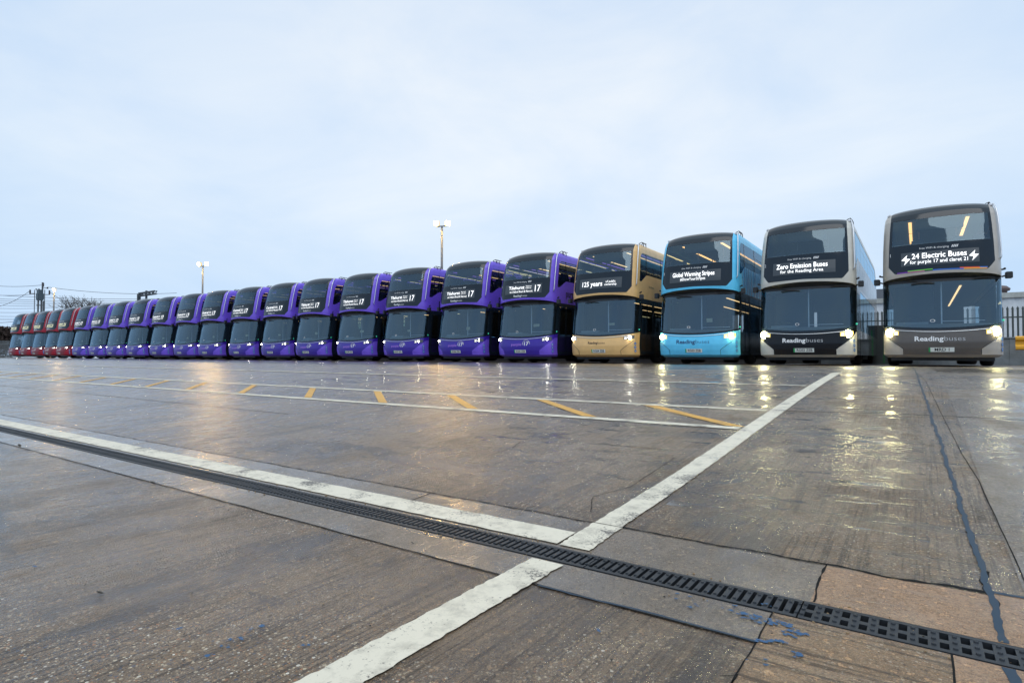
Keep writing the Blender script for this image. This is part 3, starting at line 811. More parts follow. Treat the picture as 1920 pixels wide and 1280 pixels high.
# meshes every bus shares
SHARED = {}
def sh(name, mb, mats, smooth=True):
    me = mb.mesh(name, mats)
    if smooth: me.shade_smooth()
    SHARED[name] = me; return me
sh('windscreen', SH['windscreen'], M_wind); sh('upper_windscreen', SH['upper_windscreen'], M_uwind)
sh('windscreen_surround', SH['windscreen_surround'], M_gblack); sh('black_mask', SH['black_mask'], M_gblack)
sh('soffit', SH['soffit'], M_black); sh('chrome_strip', SH['chrome_strip'], M_chrome); sh('panel_gap_1', SH['panel_gap_1'], M_gblack); sh('panel_gap_-1', SH['panel_gap_-1'], M_gblack)
WINS = {}
for sg in (1, -1):
    up, lo, fr = windows(sg)
    WINS[sg] = ([b.mesh('side_window', M_side) for b in up], [b.mesh('side_window', M_side) for b in lo], fr.mesh('window_frame', M_gblack))
# door: two glazed leaves
b = MB(); b2 = MB()
for (y0, y1) in ((.72, 1.24), (1.26, 1.78)):
    rows(b, lambda z: s_y(y0), lambda z: s_y(y1), .34, 2.12, 2, 8, up=False, off=-.002)
    for (ya, yb) in ((y0, y0 + .045), (y1 - .045, y1)):
        rows(b2, lambda z: s_y(ya), lambda z: s_y(yb), .34, 2.12, 1, 8, up=False, off=.006)
    rows(b2, lambda z: s_y(y0), lambda z: s_y(y1), .34, .42, 1, 1, up=False, off=.004); rows(b2, lambda z: s_y(y0), lambda z: s_y(y1), 2.05, 2.12, 1, 1, up=False, off=.004)
sh('door', b2, M_gblack); sh('door_pane', b, M_side)
# wheel
def wheel(w, r=.48):
    t = MB(); Mx = Matrix.Rotation(math.pi / 2, 4, 'Y'); h = w / 2
    t.lathe([(.28, -h), (r - .05, -h), (r - .012, -h + .03), (r, -h + .07), (r, h - .07), (r - .012, h - .03), (r - .05, h), (.28, h)], Mx, 28)
    q = MB()
    q.lathe([(.285, h - .01), (.27, h - .02), (.25, h - .08), (.12, h - .09), (.11, h - .01), (.001, h - .005)], Mx, 20)
    q.lathe([(.285, -h + .01), (.27, -h + .02), (.25, -h + .08), (.12, -h + .09), (.11, -h + .01), (.001, -h + .005)], Mx, 20)
    return t.mesh('tyre', M_rub), q.mesh('rim', M_steel)
for k, w in (('f', .29), ('r', .56)):
    t, q = wheel(w); t.shade_smooth(); SHARED['tyre_' + k] = t; SHARED['rim_' + k] = q
# underframe; low front box added to blacken the shaded gap beneath
b = MB(); b.box(-1.15, 1.15, .35, LEN - .3, .30, .42); b.box(-1.08, 1.08, .5, 2.0, .15, .32); b.box(-1.1, 1.1, 3.4, 7.3, .16, .32); b.box(-.6, .6, 3.2, 7.2, .20, .30)
for y in (2.65, 8.1): b.tube([(-1.0, y, .48), (1.0, y, .48)], .07, 10)
sh('underframe', b, M_black, False)
# wipers
def wiper(x0, x1, z0, z1):
    b = MB()
    b.tube([P(x0, z0, False, .02), P((x0 + x1) / 2, (z0 + z1) / 2, False, .05)], .012, 6)
    b.tube([P(x0 + (x1 - x0) * .25 + (x1 - x0) * 0.9 * i / 8, z1 - .015 + .02 * math.sin(i / 8 * 3.1), False, .045) for i in range(9)], .014, 6)
    return b.mesh('wiper', M_black)
SHARED['wiper_a'] = wiper(-.75, -.2, 2.24, 2.14); SHARED['wiper_b'] = wiper(.55, 1.0, 2.26, 2.20)
# camera mirrors: pod on a short arm plus a small camera above
def mirror(sg):
    b = MB(); x = sg * 1.25
    b.tube([(x, .62, 2.24), (x + sg * .10, .56, 2.27)], .02, 6)
    M = Matrix.Translation((x + sg * .125, .52, 2.26)) @ Matrix.Rotation(sg * .15, 4, 'Z')
    bm = bmesh.new(); bmesh.ops.create_cube(bm, size=1)
    for v in bm.verts: v.co = Vector((v.co.x * .13, v.co.y * .14, v.co.z * .16))
    bmesh.ops.bevel(bm, geom=bm.edges[:], offset=.012, segments=2, affect='EDGES')
    bm.verts.ensure_lookup_table(); b.add([M @ v.co for v in bm.verts], [tuple(v.index for v in f.verts) for f in bm.faces]); bm.free()
    b.tube([(x, .66, 2.42), (x + sg * .05, .64, 2.43)], .022, 6)
    b.lathe([(.001, -.03), (.022, -.02), (.028, 0), (.022, .02), (.001, .03)], Matrix.Translation((x + sg * .06, .64, 2.44)), 8)
    return b.mesh('mirror_camera', M_black)
SHARED['mirror_1'] = mirror(1); SHARED['mirror_-1'] = mirror(-1)
# branch deflector on the nearside front corner
b = MB(); z_ = [2.66, 2.72, 2.9, 3.2, 3.5, 3.8, 3.95, 4.04, 4.10]
pts = [P(1.27 + .02, z, True, .05 if 0 < i else .015) for i, z in enumerate(z_)]
b.tube(pts, .017, 8)
sh('branch_deflector', b, M_silver)
b = MB()
for y in (.9, 1.12):
    b.tube([(.95, y + .35, 4.15), (1.0, y + .33, 4.23), (1.08, y + .36, 4.27), (1.13, y + .40, 4.2), (1.14, y + .40, 4.06)], .013, 6)
b.tube([(1.08, 1.26, 4.27), (1.08, 1.7, 4.27)], .013, 6); b.tube([(.98, 1.26, 4.21), (.98, 1.7, 4.21)], .013, 6)
sh('roof_rail', b, M_black)
def marker(sg):
    b = MB()
    for dx in (0, .07):
        p = P(sg * (1.22 + dx), 4.09, True, .0)
        b.lathe([(.026, -.02), (.026, .015), (.018, .032), (.001, .038)], Matrix.Translation(p + Vector((0, .03, .02))), 10)
    return b.mesh('roof_marker', M_clear)
SHARED['marker_1'] = marker(1); SHARED['marker_-1'] = marker(-1)
# headlight: dark recess following the nose, LED bars, round lamp
def headlight(sg):
    b = MB()
    f0, f1 = (.90, 1.27)
    def zb_(s): return .805 + .10 * (abs(s) - .9)
    def zt_(s): return min(.915 + .12 * (abs(s) - .9), screen_bot(s) - .02)
    a0, a1 = (f0, f1) if sg > 0 else (-f1, -f0)
    cols(b, zb_, zt_, a0, a1, 10, 3, up=False, off=.006)
    d = MB()
    for k in range(3):
        cols(d, lambda s: zb_(s) + .012 + k * .030, lambda s: zb_(s) + .020 + k * .030, *((.92, 1.0) if sg > 0 else (-1.0, -.92)), 3, 1, up=False, off=.010)
    return b, d
def lamp_disc(sg, r):
    d = MB(); p = P(sg * 1.09, .875, False, .012); M = Matrix.Translation(p) @ Matrix.Rotation(math.pi / 2, 4, 'X')
    d.lathe([(r, -.004), (r * .95, .006), (r * .6, .014), (.0005, .018)], M, 20)
    return d
for sg in (1, -1):
    h, dl = headlight(sg); sh('headlight_%d' % sg, h, M_lamphouse); sh('drl_%d' % sg, dl, M_drl)
M_hglow = mat('headlight_glow', (.22, .18, .08), .25, emit=(1, .74, .14), es=1.0)  # housing made to glow, standing in for headlamp glare
LIT = {}
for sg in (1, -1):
    LIT[sg] = headlight(sg)[0].mesh('headlight', M_hglow); LIT[sg].shade_smooth()
LAMPS = {}
for key, r, es in (('k0', .11, 240), ('k1', .105, 230), ('k2', .085, 200), ('k3', .055, 150), ('k4', .038, 130), ('far', .026, 60)):  # near lamp discs oversized to stand in for their bloom
    m_ = lampm('headlamp_' + key, es, (1, .90, .46) if key in ('k0', 'k1', 'k2') else (1, .95, .75))
    LAMPS[key] = {sg: lamp_disc(sg, r).mesh('lamp', m_) for sg in (1, -1)}
# plate
b = MB(); rows(b, lambda z: -.26, lambda z: .26, .375, .485, 8, 1, up=False, off=.016); sh('number_plate', b, M_plate, False)
b = MB(); rows(b, lambda z: -.262, lambda z: -.225, .375, .485, 1, 1, up=False, off=.018); sh('green_band', b, M_green, False)
# badge ring behind the windscreen bottom
b = MB(); p = P(-.17, 1.16, False, .008); Mr = Matrix.Translation(p) @ Matrix.Rotation(math.pi / 2 - .1, 4, 'X')
b.lathe([(.036, 0), (.046, .004), (.046, -.002), (.036, 0)], Mr @ Matrix.Diagonal((1.15, .8, 1, 1)), 18); sh('badge', b, M_wgl)
# social media discs
b = MB(); w_ = MB()
for i, ch in enumerate('ofy'):
    zz = .68 - i * .125; p = P(S6 - .28, zz, False, .006); q = P(S6 - .27, zz, False, .006) - P(S6 - .29, zz, False, .006)
    ang = math.atan2(q.y, q.x); M = Matrix.Translation(p) @ Matrix.Rotation(ang, 4, 'Z') @ Matrix.Rotation(math.pi / 2, 4, 'X')
    b.lathe([(.050, 0), (.049, .003), (.0005, .0035)], M, 20)
    v, f = text_geo(ch, .055, .02); w_.add([P(S6 - .28 + a, zz + c, False, .012) for a, c in v], f)
sh('social_badge', b, M_bluedisc, False); sh('badge_glyph', w_, M_wgl, False)
# ---- interior
b = MB()
b.box(-1.17, 1.17, .5, LEN - .15, .42, .46)            # lower floor
b.box(-1.17, 1.17, .62, LEN - .15, 2.30, 2.36)         # upper floor
b.box(-1.0, 1.0, LEN - .25, LEN - .2, .45, 3.9)       # rear bulkhead
b.box(-1.05, -.1, 1.75, 1.79, .46, 2.28)              # cab bulkhead
b.box(.98, 1.16, 2.1, 4.2, .46, 1.15)                  # nearside furniture
b.box(-1.0, -.35, 2.6, 4.8, 1.2, 2.28)                 # staircase block
b.box(-.48, .52, .66, .92, 3.62, 3.87)                 # front dome box
sh('interior', b, M_int, False)
b = MB(); b.box(-.98, .98, .75, LEN - .35, 3.90, 3.93)
b.box(-1.16, 1.16, .75, LEN - .3, 2.22, 2.24)
sh('ceiling', b, M_intl, False)
b = MB()
vs = []
for i in range(31):
    s = -1.15 + 2.3 * i / 30; p = P(s, .98, False, -.05)
    vs += [p, p + Vector((0, .42, .13)), p + Vector((0, .46, -.1))]
b.add(vs, [(3 * i, 3 * i + 3, 3 * i + 4, 3 * i + 1) for i in range(30)] + [(3 * i + 1, 3 * i + 4, 3 * i + 5, 3 * i + 2) for i in range(30)])
b.box(-.95, -.25, .55, .95, .95, 1.16)
sh('dashboard', b, M_dash, False)
b = MB(); Mw = Matrix.Translation((-.6, .95, 1.22)) @ Matrix.Rotation(-.5, 4, 'X')
b.lathe([(.20, -.012), (.225, 0), (.20, .012), (.18, 0), (.20, -.012)], Mw, 20); b.bar((-.78, .95, 1.22), (-.42, .95, 1.22), .03)
b.bar((-.6, .95, 1.22), (-.6, 1.05, .98), .05); sh('steering_wheel', b, M_black)
b = MB(); b.box(.02, .05, .75, .78, .5, 2.2); b.box(.05, .92, .72, .735, 1.17, 1.185); sh('handrail', b, M_silver, False)
b = MB(); b.box(-1.09, 1.09, .78, .80, 3.24, 3.27)
for y in (1.9, 3.6, 5.2, 7):
    for x in (-.42, .42): b.tube([(x, y, 2.36), (x, y, 3.84)], .016, 6)
sh('grab_pole', b, mat('pole_yellowgrey', (.35, .33, .28), .3, metal=.4), False)
for i, (x, z, w, h) in enumerate(((.36, 1.36, .10, .08), (.52, 1.40, .13, .10), (.40, 1.38, .09, .12))):
    b = MB(); b.box(x - w, x + w, .34, .345, z - h / 2, z + h / 2); sh('notice_%d' % i, b, mat('card', (.62, .60, .42), .7), False)
def seat_mesh():
    bm = bmesh.new()
    for dx in (-.23, .23):
        for (sx, sy, sz, cy, cz) in ((.42, .42, .10, 0, .42), (.42, .09, .62, .21, .76), (.30, .08, .16, .235, 1.10)):
            r = bmesh.ops.create_cube(bm, size=1)
            for v in r['verts']: v.co = Vector((v.co.x * sx + dx, v.co.y * sy + cy, v.co.z * sz + cz))
    bmesh.ops.bevel(bm, geom=bm.edges[:], offset=.03, segments=2, affect='EDGES')
    me = bpy.data.meshes.new('seat'); bm.to_mesh(me); bm.free(); me.materials.append(M_seat); return me
SEAT = seat_mesh()
def strips(xs, z, w=.05, y0=.95, y1=9.8, gap=None, parts=5):
    b = MB(); n = parts; L_ = (y1 - y0) / n
    for x in xs:
        for i in range(n): b.box(x - w / 2, x + w / 2, y0 + i * L_, y0 + i * L_ + L_ * .93, z - .012, z)
    return b
SHARED['ls_warm'] = strips((-.66, .66), 3.895).mesh('ceiling_light', M_warm)
SHARED['ls_hot'] = strips((-.62, .62), 3.895, .075).mesh('ceiling_light', M_warmhot)
SHARED['ls_purple'] = strips((-.95, .95), 3.87, .03).mesh('ceiling_light', M_purp)
SHARED['ls_low'] = strips((-.5, .5), 2.218, .05, 2.0, 9.8).mesh('ceiling_light', M_warm)

BODY = {}
def livery_mesh(kind):
    if kind in BODY: return BODY[kind]
    L_ = LIV[kind]
    body = SH['body'].mesh('body', [L_['main'], L_.get('side', L_['main'])])
    if 'side' in L_:
        for p in body.polygons:
            c = p.center
            if abs(c.x) > 1.15 and c.y > .95 and c.z < 3.12: p.material_index = 1
    body.shade_smooth()
    nose = SH['front_bumper'].mesh('front_bumper', [L_['main'], L_['vee']]); nose.shade_smooth()
    skirt = SH['skirt'].mesh('skirt', L_['skirt'])
    if kind == 'gold' or kind == 'blue': pass
    BODY[kind] = (body, nose, skirt); return BODY[kind]

BOLT = [(-.10, -.01), (.03, .13), (.005, .03), (.10, .02), (-.04, -.14), (-.005, -.03)]
def make_bus(k, u, kind, name, label, group, line1, line2, num, plate, logo, lights, lamp, dest17=None, small_logo=None, side_text=None):
    jr = random.Random(k * 13 + 5); jy, ja = (0, 0) if k < 4 else (jr.uniform(-.09, .09), jr.uniform(-.008, .008))
    root = empty(name, (u, T1 + jy, G(T1)), ja, math.atan((G(30) - G(18.6)) / 11.4) * .5)
    tag(root, label, 'bus', group)
    def ch(nm, key, parent=root): return link(nm, SHARED[key] if isinstance(key, str) else key, parent)
    body, nose, skirt = livery_mesh(kind)
    ch('body', body); nb = ch('front_bumper', nose); ch('skirt', skirt)
    for nm in ('windscreen', 'upper_windscreen', 'windscreen_surround', 'soffit', 'underframe', 'branch_deflector', 'roof_rail'): ch(nm, nm)
    mask = ch('destination_panel', 'black_mask')
    ch('chrome_strip', 'chrome_strip', nb)
    if kind not in ('purple', 'claret'): ch('panel_gap', 'panel_gap_1', nb); ch('panel_gap', 'panel_gap_-1', nb)
    ch('wiper', 'wiper_a'); ch('wiper', 'wiper_b')
    for sg in (1, -1):
        ups, los, fr = WINS[sg]
        for w in ups + los: ch('side_window', w)
        ch('window_frame', fr)
        ch('mirror', 'mirror_%d' % sg); ch('roof_marker_light', 'marker_%d' % sg)
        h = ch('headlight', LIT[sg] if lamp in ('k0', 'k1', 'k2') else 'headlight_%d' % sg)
        ch('running_light', 'drl_%d' % sg, h); ch('lamp_lens', LAMPS[lamp][sg], h)
        for y, kk, x in ((2.65, 'f', 1.08), (8.1, 'r', .93)):
            w = empty('wheel', (sg * x, y, .48)); w.parent = root
            ch('tyre', 'tyre_' + kk, w); ch('rim', 'rim_' + kk, w)
    dr = ch('door', 'door'); ch('door_glass', 'door_pane', dr)
    it = ch('interior', 'interior'); ch('ceiling', 'ceiling', it); ch('handrail', 'handrail', it); ch('grab_pole', 'grab_pole', it)
    db = ch('dashboard', 'dashboard'); ch('steering_wheel', 'steering_wheel', db)
    ch('badge', 'badge')
    if k > 1: ch('notice_card', 'notice_%d' % (k % 3), db)
    for y in (1.5, 2.4, 3.3, 4.2, 5.1, 6.0):
        for x in (-.68, .68):
            s_ = ch('seat', SEAT); s_.location = (x, y, 2.36)
    for key in lights: ch('ceiling_light', key)
    sb = ch('social_badges', 'social_badge'); ch('badge_lettering', 'badge_glyph', sb)
    pl = ch('number_plate', 'number_plate'); ch('green_band', 'green_band', pl)
    b = MB(); text_on(b, plate, .018, .43, .075, .020, .015, width=.40 if len(plate) > 5 else .30); b.build('plate_lettering', M_dk, pl)
    # destination display and its LED words
    b = MB(); rows(b, lambda z: -.83, lambda z: .80 if not dest17 else .84, 2.60, 2.96, 44, 10, up=True, off=.009)
    ds = b.build('destination_display', M_ledpan, mask)
    b = MB(); LM = M_ledy if kind == 'claret' else M_led
    if dest17:
        a_, c_ = line1
        text_on(b, a_, -.26, 2.83, .125, .013, .014, width=.74); text_on(b, c_, .29, 2.87, .05, .013, .0, width=.24)
        text_on(b, '& Norcot' if c_ == 'Norcot' else c_, .29, 2.80, .05, .013, .0, width=.24)
        text_on(b, line2, -.05, 2.68, .085, .013, .0, width=1.05)
        b3 = MB(); text_on(b3, dest17, .65, 2.76, .25, .013, .0, width=.22); b3.build('route_number', LM, ds)
    elif k == 3:
        text_on(b, line1, -.32, 2.76, .17, .013, .012, width=.80)
        b3 = MB(); text_on(b3, 'of public', .40, 2.82, .075, .013, .005, width=.36); text_on(b3, 'ownership', .40, 2.72, .075, .013, .005, width=.44); b3.build('led_lettering', LM, ds)
    else:
        text_on(b, line1, -.02 if k == 0 else -.06, 2.84, .14, .013, .018, width=1.14 if k == 0 else 1.34)
        text_on(b, line2, -.02 if k == 0 else -.06, 2.69, .092, .013, .004, width=1.2 if k == 0 else (1.12 if k == 1 else .80))
        if k == 0:
            for s_ in (-.72, .69): MB().add([P(s_ + x, 2.77 + z, True, .016) for x, z in BOLT], [(0, 1, 2, 5), (2, 3, 4, 5)]).build('lightning_symbol', LM, ds)
    b.build('led_lettering', LM, ds)
    b = MB()
    if k != 3: text_on(b, 'free WiFi & charging', -.12, 3.045, .050, .008, .0, width=.62)
    if k != 3:
        for i in range(4): b.add([P(.24 + i * .035 + a, 3.045 + c, True, .008) for a, c in ((0, -.028), (.02, -.028), (.045, .035), (.025, .035))], [(0, 1, 2, 3)])
    if num: text_on(b, num, -1.09, 2.93, .09, .008, .0)
    if small_logo:
        text_on(b, 'Reading', -.20, 2.52, .075, .008, .03, width=.34); text_on(b, 'buses', .12, 2.52, .075, .008, -.01, width=.26)
    if len(b.v): b.build('panel_lettering', M_lt, mask)
    if k == 0:
        cols6 = [((-.92, -.68), (.16, .02, .35), 0), ((-.68, -.32), (.42, .06, .22), 0), ((-.68, -.15), (.12, .50, .05), 1), ((-.15, .48), (.02, .14, .55), 0), ((.48, .95), (.90, .38, .02), 0), ((.40, .80), (.65, .06, .02), 1), ((.80, .96), (.02, .14, .50), 1)]
        for i, ((a, c), cc, hi) in enumerate(cols6):
            b = MB(); cols(b, lambda s: panel_bot(s) + .004 + hi * .026, lambda s: panel_bot(s) + .030 + hi * .026, a, c, 8, 1, up=True, off=.0075)
            b.build('colour_stripe', mat('stripe_%d' % i, cc, .4), mask)
    # nose lettering
    if logo == 'fleet':
        b = MB(); b2 = MB()
        if k == 3:
            text_on(b, 'Reading', -.22, .705, .085, .007, .02, width=.36); text_on(b2, 'buses', .11, .705, .085, .007, -.012, width=.27)
        else:
            text_on(b, 'Reading', -.26, .70, .118, .007, .03, width=.60); text_on(b2, 'buses', .27, .70, .118, .007, -.014, width=.42)
        dkc = mat('navy_lettering', (.015, .035, .12), .4) if kind == 'blue' else M_dk
        b.build('nose_lettering', M_lt if kind in ('cream', 'taupe') else dkc, nb)
        b2.build('nose_lettering', M_grey if kind in ('cream', 'taupe') else dkc, nb)
    else:
        b = MB(); b2 = MB()
        text_on(b, logo[0], -.17, .68, .095, .007, .0, width=.46)
        text_on(b2, logo[1], .26, .70, .13, .007, .03, width=.19)
        pts = [P(.27 + .155 * math.cos(a), .71 + .125 * math.sin(a), False, .010) for a in [R(200 - 9 * i) for i in range(24)]] 
        b2.tube(pts, .007, 5)
        b.build('nose_lettering', mat('lilac_lettering', (.42, .20, .72), .4) if kind == 'purple' else M_lt, nb); b2.build('route_number', M_lt, nb)
    if side_text:
        b = MB(); txt, sz, y0, z0, m_ = side_text
        v, f = text_geo(txt, sz, .03, 'LEFT')
        s0 = s_y(y0); b.add([P(s0 + a, z0 + c, True, .006) for a, c in v], f); b.build('side_lettering', m_, root)
    # green lamp by the door
    b = MB(); p = P(S6 - .10, 1.16, False, .006)
    b.lathe([(.028, -.004), (.026, .01), (.001, .014)], Matrix.Translation(p) @ Matrix.Rotation(math.pi / 2, 4, 'X'), 12); b.build('green_lamp', M_greenbtn, root)
    return root

T1 = 18.2
_step = [0, 3.13, 3.11, 3.29, 3.2, 3.29, 3.25, 3.23, 3.27, 3.14, 3.32, 3.35, 3.12, 3.45, 3.32, 3.19, 3.19, 3.47, 3.19, 3.13, 3.12, 3.07, 3.07]
U = []; acc = .478
for s_ in _step: acc -= s_; U.append(acc)
GP, GC = 'purple double decker buses in the row', 'claret double decker buses at the left end of the row'
make_bus(0, U[0], 'taupe', 'double_decker_bus', 'taupe double decker with a rainbow stripe under its display reading 24 Electric Buses', 'double decker buses parked in a row', '24 Electric Buses', 'for purple 17 and claret 21', '1', 'MRD 1', 'fleet', ['ls_hot', 'ls_low'], 'k0')
make_bus(1, U[1], 'cream', 'double_decker_bus', 'cream double decker with a black nose and Zero Emission Buses on its display', 'double decker buses parked in a row', 'Zero Emission Buses', 'for the Reading Area', '2', 'RG02 ZEB', 'fleet', [], 'k1')
make_bus(2, U[2], 'blue', 'double_decker_bus', 'sky blue double decker with blue striped side, display reading Global Warming Stripes', 'double decker buses parked in a row', 'Global Warming Stripes', '#ShowYourStripes', '3', 'RG03 ZEB', 'fleet', ['ls_hot', 'ls_low'], 'k2')
make_bus(3, U[3], 'gold', 'double_decker_bus', 'gold double decker with 125 years on its display, between purple and blue buses', 'double decker buses parked in a row', '125 years', '', '4', 'RG04 ZEB', 'fleet', ['ls_warm', 'ls_purple', 'ls_low'], 'k3', side_text=('for 125 years', .06, 1.5, 2.70, M_dk))
for k in range(4, 23):
    pur = k < 18
    til = k < 9
    i = k - 4
    lab = ('purple double decker parked directly left of the gold bus' if i == 0 else '%s purple double decker counting left from the gold bus' % ORD[i]) if pur else \
        ('claret double decker parked against the last purple bus' if k == 18 else ('claret double decker at the far left end of the row' if k == 22 else '%s claret double decker counting left from the purple buses' % ORD[k - 18]))
    if i == 13: lab = 'leftmost purple double decker, parked against the claret buses'
    make_bus(k, U[k], 'purple' if pur else 'claret', 'double_decker_bus', lab, GP if pur else GC,
             ('Tilehurst', 'Norcot') if til else ('Central', 'Reading'), 'via Oxford Road & Norcot' if til else 'via Oxford Road', str(k + 1), 'RG%02d ZEB' % (k + 1),
             ('purple', '17') if pur else ('claret', '21'), ['ls_warm', 'ls_purple', 'ls_low'] if k < 10 else ['ls_warm'], 'k4' if k == 4 else 'far', dest17='17' if pur else '21', small_logo=True,
             side_text=('purple 17', .26, 1.25, 2.62, M_dk) if pur and k < 12 else None)

# ================================================================== BACKGROUND
M_pole = mat('galvanised_pole', (.16, .17, .18), .6, metal=.2)
def mast(x, ybase, ytop, Z, heads, label, r=.16):
    top = at(x, ytop, Z); o = empty('floodlight_mast', (top.x, top.y, -.1)); H_ = top.z + .1
    tag(o, label, 'lamp post', 'floodlight masts behind the buses')
    MB().tube([(0, 0, 0), (0, 0, H_ * .3), (0, 0, H_ * .6), (0, 0, H_)], r, 12, r * .5).build('pole', M_pole, o, True)
    right = Vector((CS, SN, 0)); fwd = Vector((-SN, CS, 0))
    if heads == 2:
        b = MB(); b.bar(right * -.48 + Vector((0, 0, H_)), right * .48 + Vector((0, 0, H_ + .08)), .09); b.build('cross_arm', M_pole, o)
    hood = mat('glowing_floodlight_hood', (.5, .35, .15), .5, emit=(1, .60, .16), es=.9)  # housing given its own glow in place of lamplight on it
    ems = mat('sodium_floodlight_glass', (1, .8, .4), .4, emit=(1, .62, .20), es=700)
    for i in range(heads):
        sg = (-1, 1)[i] if heads == 2 else 0
        c = right * (sg * .48) + Vector((0, 0, H_ + .32))
        M = Matrix.Translation(c) @ Matrix.Rotation(YAW + sg * .3, 4, 'Z') @ Matrix.Rotation(.25, 4, 'X') @ Matrix.Scale(.8, 4)
        b = MB(); b.box(-.26, .26, -.10, .22, -.30, .22, M); b.box(-.20, .20, .22, .32, -.2, .15, M); b.box(-.28, -.26, -.12, .1, -.32, -.02, M); b.box(.26, .28, -.12, .1, -.32, -.02, M)
        h = b.build('floodlight', hood, o)
        b = MB(); b.box(-.23, .23, -.125, -.103, -.22, .20, M); b.build('lamp_glass', ems, h)
    return o
mast(828, 0, 424, 50, 2, 'tall twin headed floodlight mast above the middle purple buses', .17)
mast(378.5, 0, 499, 75, 2, 'twin headed floodlight mast above the left purple buses', .17)
mast(99.5, 0, 546, 100, 1, 'single headed lamp post beside the bare tree above claret buses', .2)

# wires, transformer pole, gantry
M_wire = mat('wire', (.05, .06, .08), .6)
def pole_unit():
    b0 = at(72, 590, 110); o = empty('transformer_pole', (b0.x, b0.y, 0)); k = 110 / F; r_ = Vector((CS, SN, 0))
    tag(o, 'pole mounted transformer on twin wooden legs behind the claret buses', 'utility pole')
    Hh = lambda y: CAMH - (y - 665) * k
    def pt(x, y): return r_ * ((x - 72) * k) + Vector((0, 0, Hh(y)))
    m = mat('weathered_pole', (.10, .11, .12), .7)
    b = MB(); b.bar(pt(70, 670), pt(70, 545), .22); b.bar(pt(76, 670), pt(76, 545), .22); b.build('leg', m, o)
    b = MB(); b.bar(pt(80.5, 670), pt(80.5, 564), .30); b.bar(pt(77.6, 545), pt(77.6, 529), .22); b.build('post', m, o)
    b = MB(); b.box(-.75, .45, -.35, .35, Hh(563), Hh(543), Matrix.Translation(r_ * .15)); b.box(-.55, .35, -.5, .5, Hh(561), Hh(550), Matrix.Translation(r_ * .15)); b.build('transformer_tank', mat('transformer_grey', (.07, .10, .12), .5), o)
    b = MB(); b.bar(pt(54.5, 550), pt(64, 550), .12); b.bar(pt(81, 552), pt(91, 552), .12); b.bar(pt(67, 572), pt(82, 572), .15); b.bar(pt(79, 539), pt(87.5, 540), .1)
    b.bar(pt(63, 585), pt(63, 543), .10); b.bar(pt(82, 565), pt(82, 543), .10); b.build('cross_arm', m, o)
    for x, y0, y1 in ((54.5, 551, 543), (90.8, 552, 544), (79, 537, 530), (87, 541, 538), (66, 543, 541), (71, 543, 541)):
        MB().tube([pt(x, y0), pt(x, y1)], .14, 8).build('insulator', mat('brown_insulator', (.06, .05, .05), .3), o)
    return o
pole_unit()
def gantry():
    Z = 95; k = Z / F; b0 = at(262, 560, Z); o = empty('rail_gantry', (b0.x, b0.y, 0)); r_ = Vector((CS, SN, 0)); f_ = Vector((-SN, CS, 0))
    tag(o, 'dark steel lattice rail gantry showing above the purple buses', 'gantry')
    def pt(x, y, d=0): return r_ * ((x - 262) * k) + f_ * d + Vector((0, 0, CAMH - (y - 665) * k))
    m = mat('gantry_steel', (.06, .075, .09), .6)
    b = MB()
    for d in (-.3, .3):
        b.bar(pt(260, 549.5, d), pt(291, 545.0, d), .13); b.bar(pt(260, 555, d), pt(291, 550.5, d), .13)
        for i in range(9):
            xa, xb = 260 + i * 3.4, 260 + (i + 1) * 3.4; s0 = lambda x: (x - 260) * -.145
            ya, yb = (549.5, 555) if i % 2 else (555, 549.5)
            b.bar(pt(xa, ya + s0(xa), d), pt(xb, yb + s0(xb), d), .09)
    b.build('truss', m, o)
    for x, y in ((257.5, 551), (260.5, 549), (273, 544.5)):
        MB().bar(pt(x, 670), pt(x, y), .25).build('column', m, o)
    return o
gantry()
def wire(name, a, c, sag, label, r=.022, group='overhead wires on the left'):
    a, c = Vector(a), Vector(c); n = 14
    pts = [a + (c - a) * i / n - Vector((0, 0, sag * 4 * (i / n) * (1 - i / n))) for i in range(n + 1)]
    o = MB().tube(pts, r, 5, cap=False).build(name, M_wire)
    return tag(o, label, 'wire', group)
wire('overhead_wire', at(-40, 532, 120), at(77, 534, 110), .4, 'thin wire running left from the transformer pole top', .04)
wire('overhead_wire', at(87, 538, 110), at(330, 549, 120), .6, 'thin wire running right from the transformer pole past the lamp', .04)
wire('overhead_wire', at(54, 545, 110), at(-60, 572, 115), 1.6, 'sagging cable dropping left from the transformer arm', .04)
wire('overhead_wire', at(91, 547, 110), at(200, 590, 112), .9, 'cable dropping right from the transformer arm behind the tree', .04)
for i, (ya, yb, xe) in enumerate(((548, 551, 62), (549.5, 560, 300), (557, 563, 300), (561, 566, 300), (565, 568, 240), (570, 571, 240), (575, 575, 120), (583, 582, 120), (590, 590, 110), (596, 595, 100), (603, 601, 40))):
    wire('overhead_wire', at(-60, ya, 140 + 4 * i), at(xe, yb, 135 + 4 * i), .5, '%s overhead line from the top crossing the left sky' % ORD[i], .045 if i < 9 else .07)

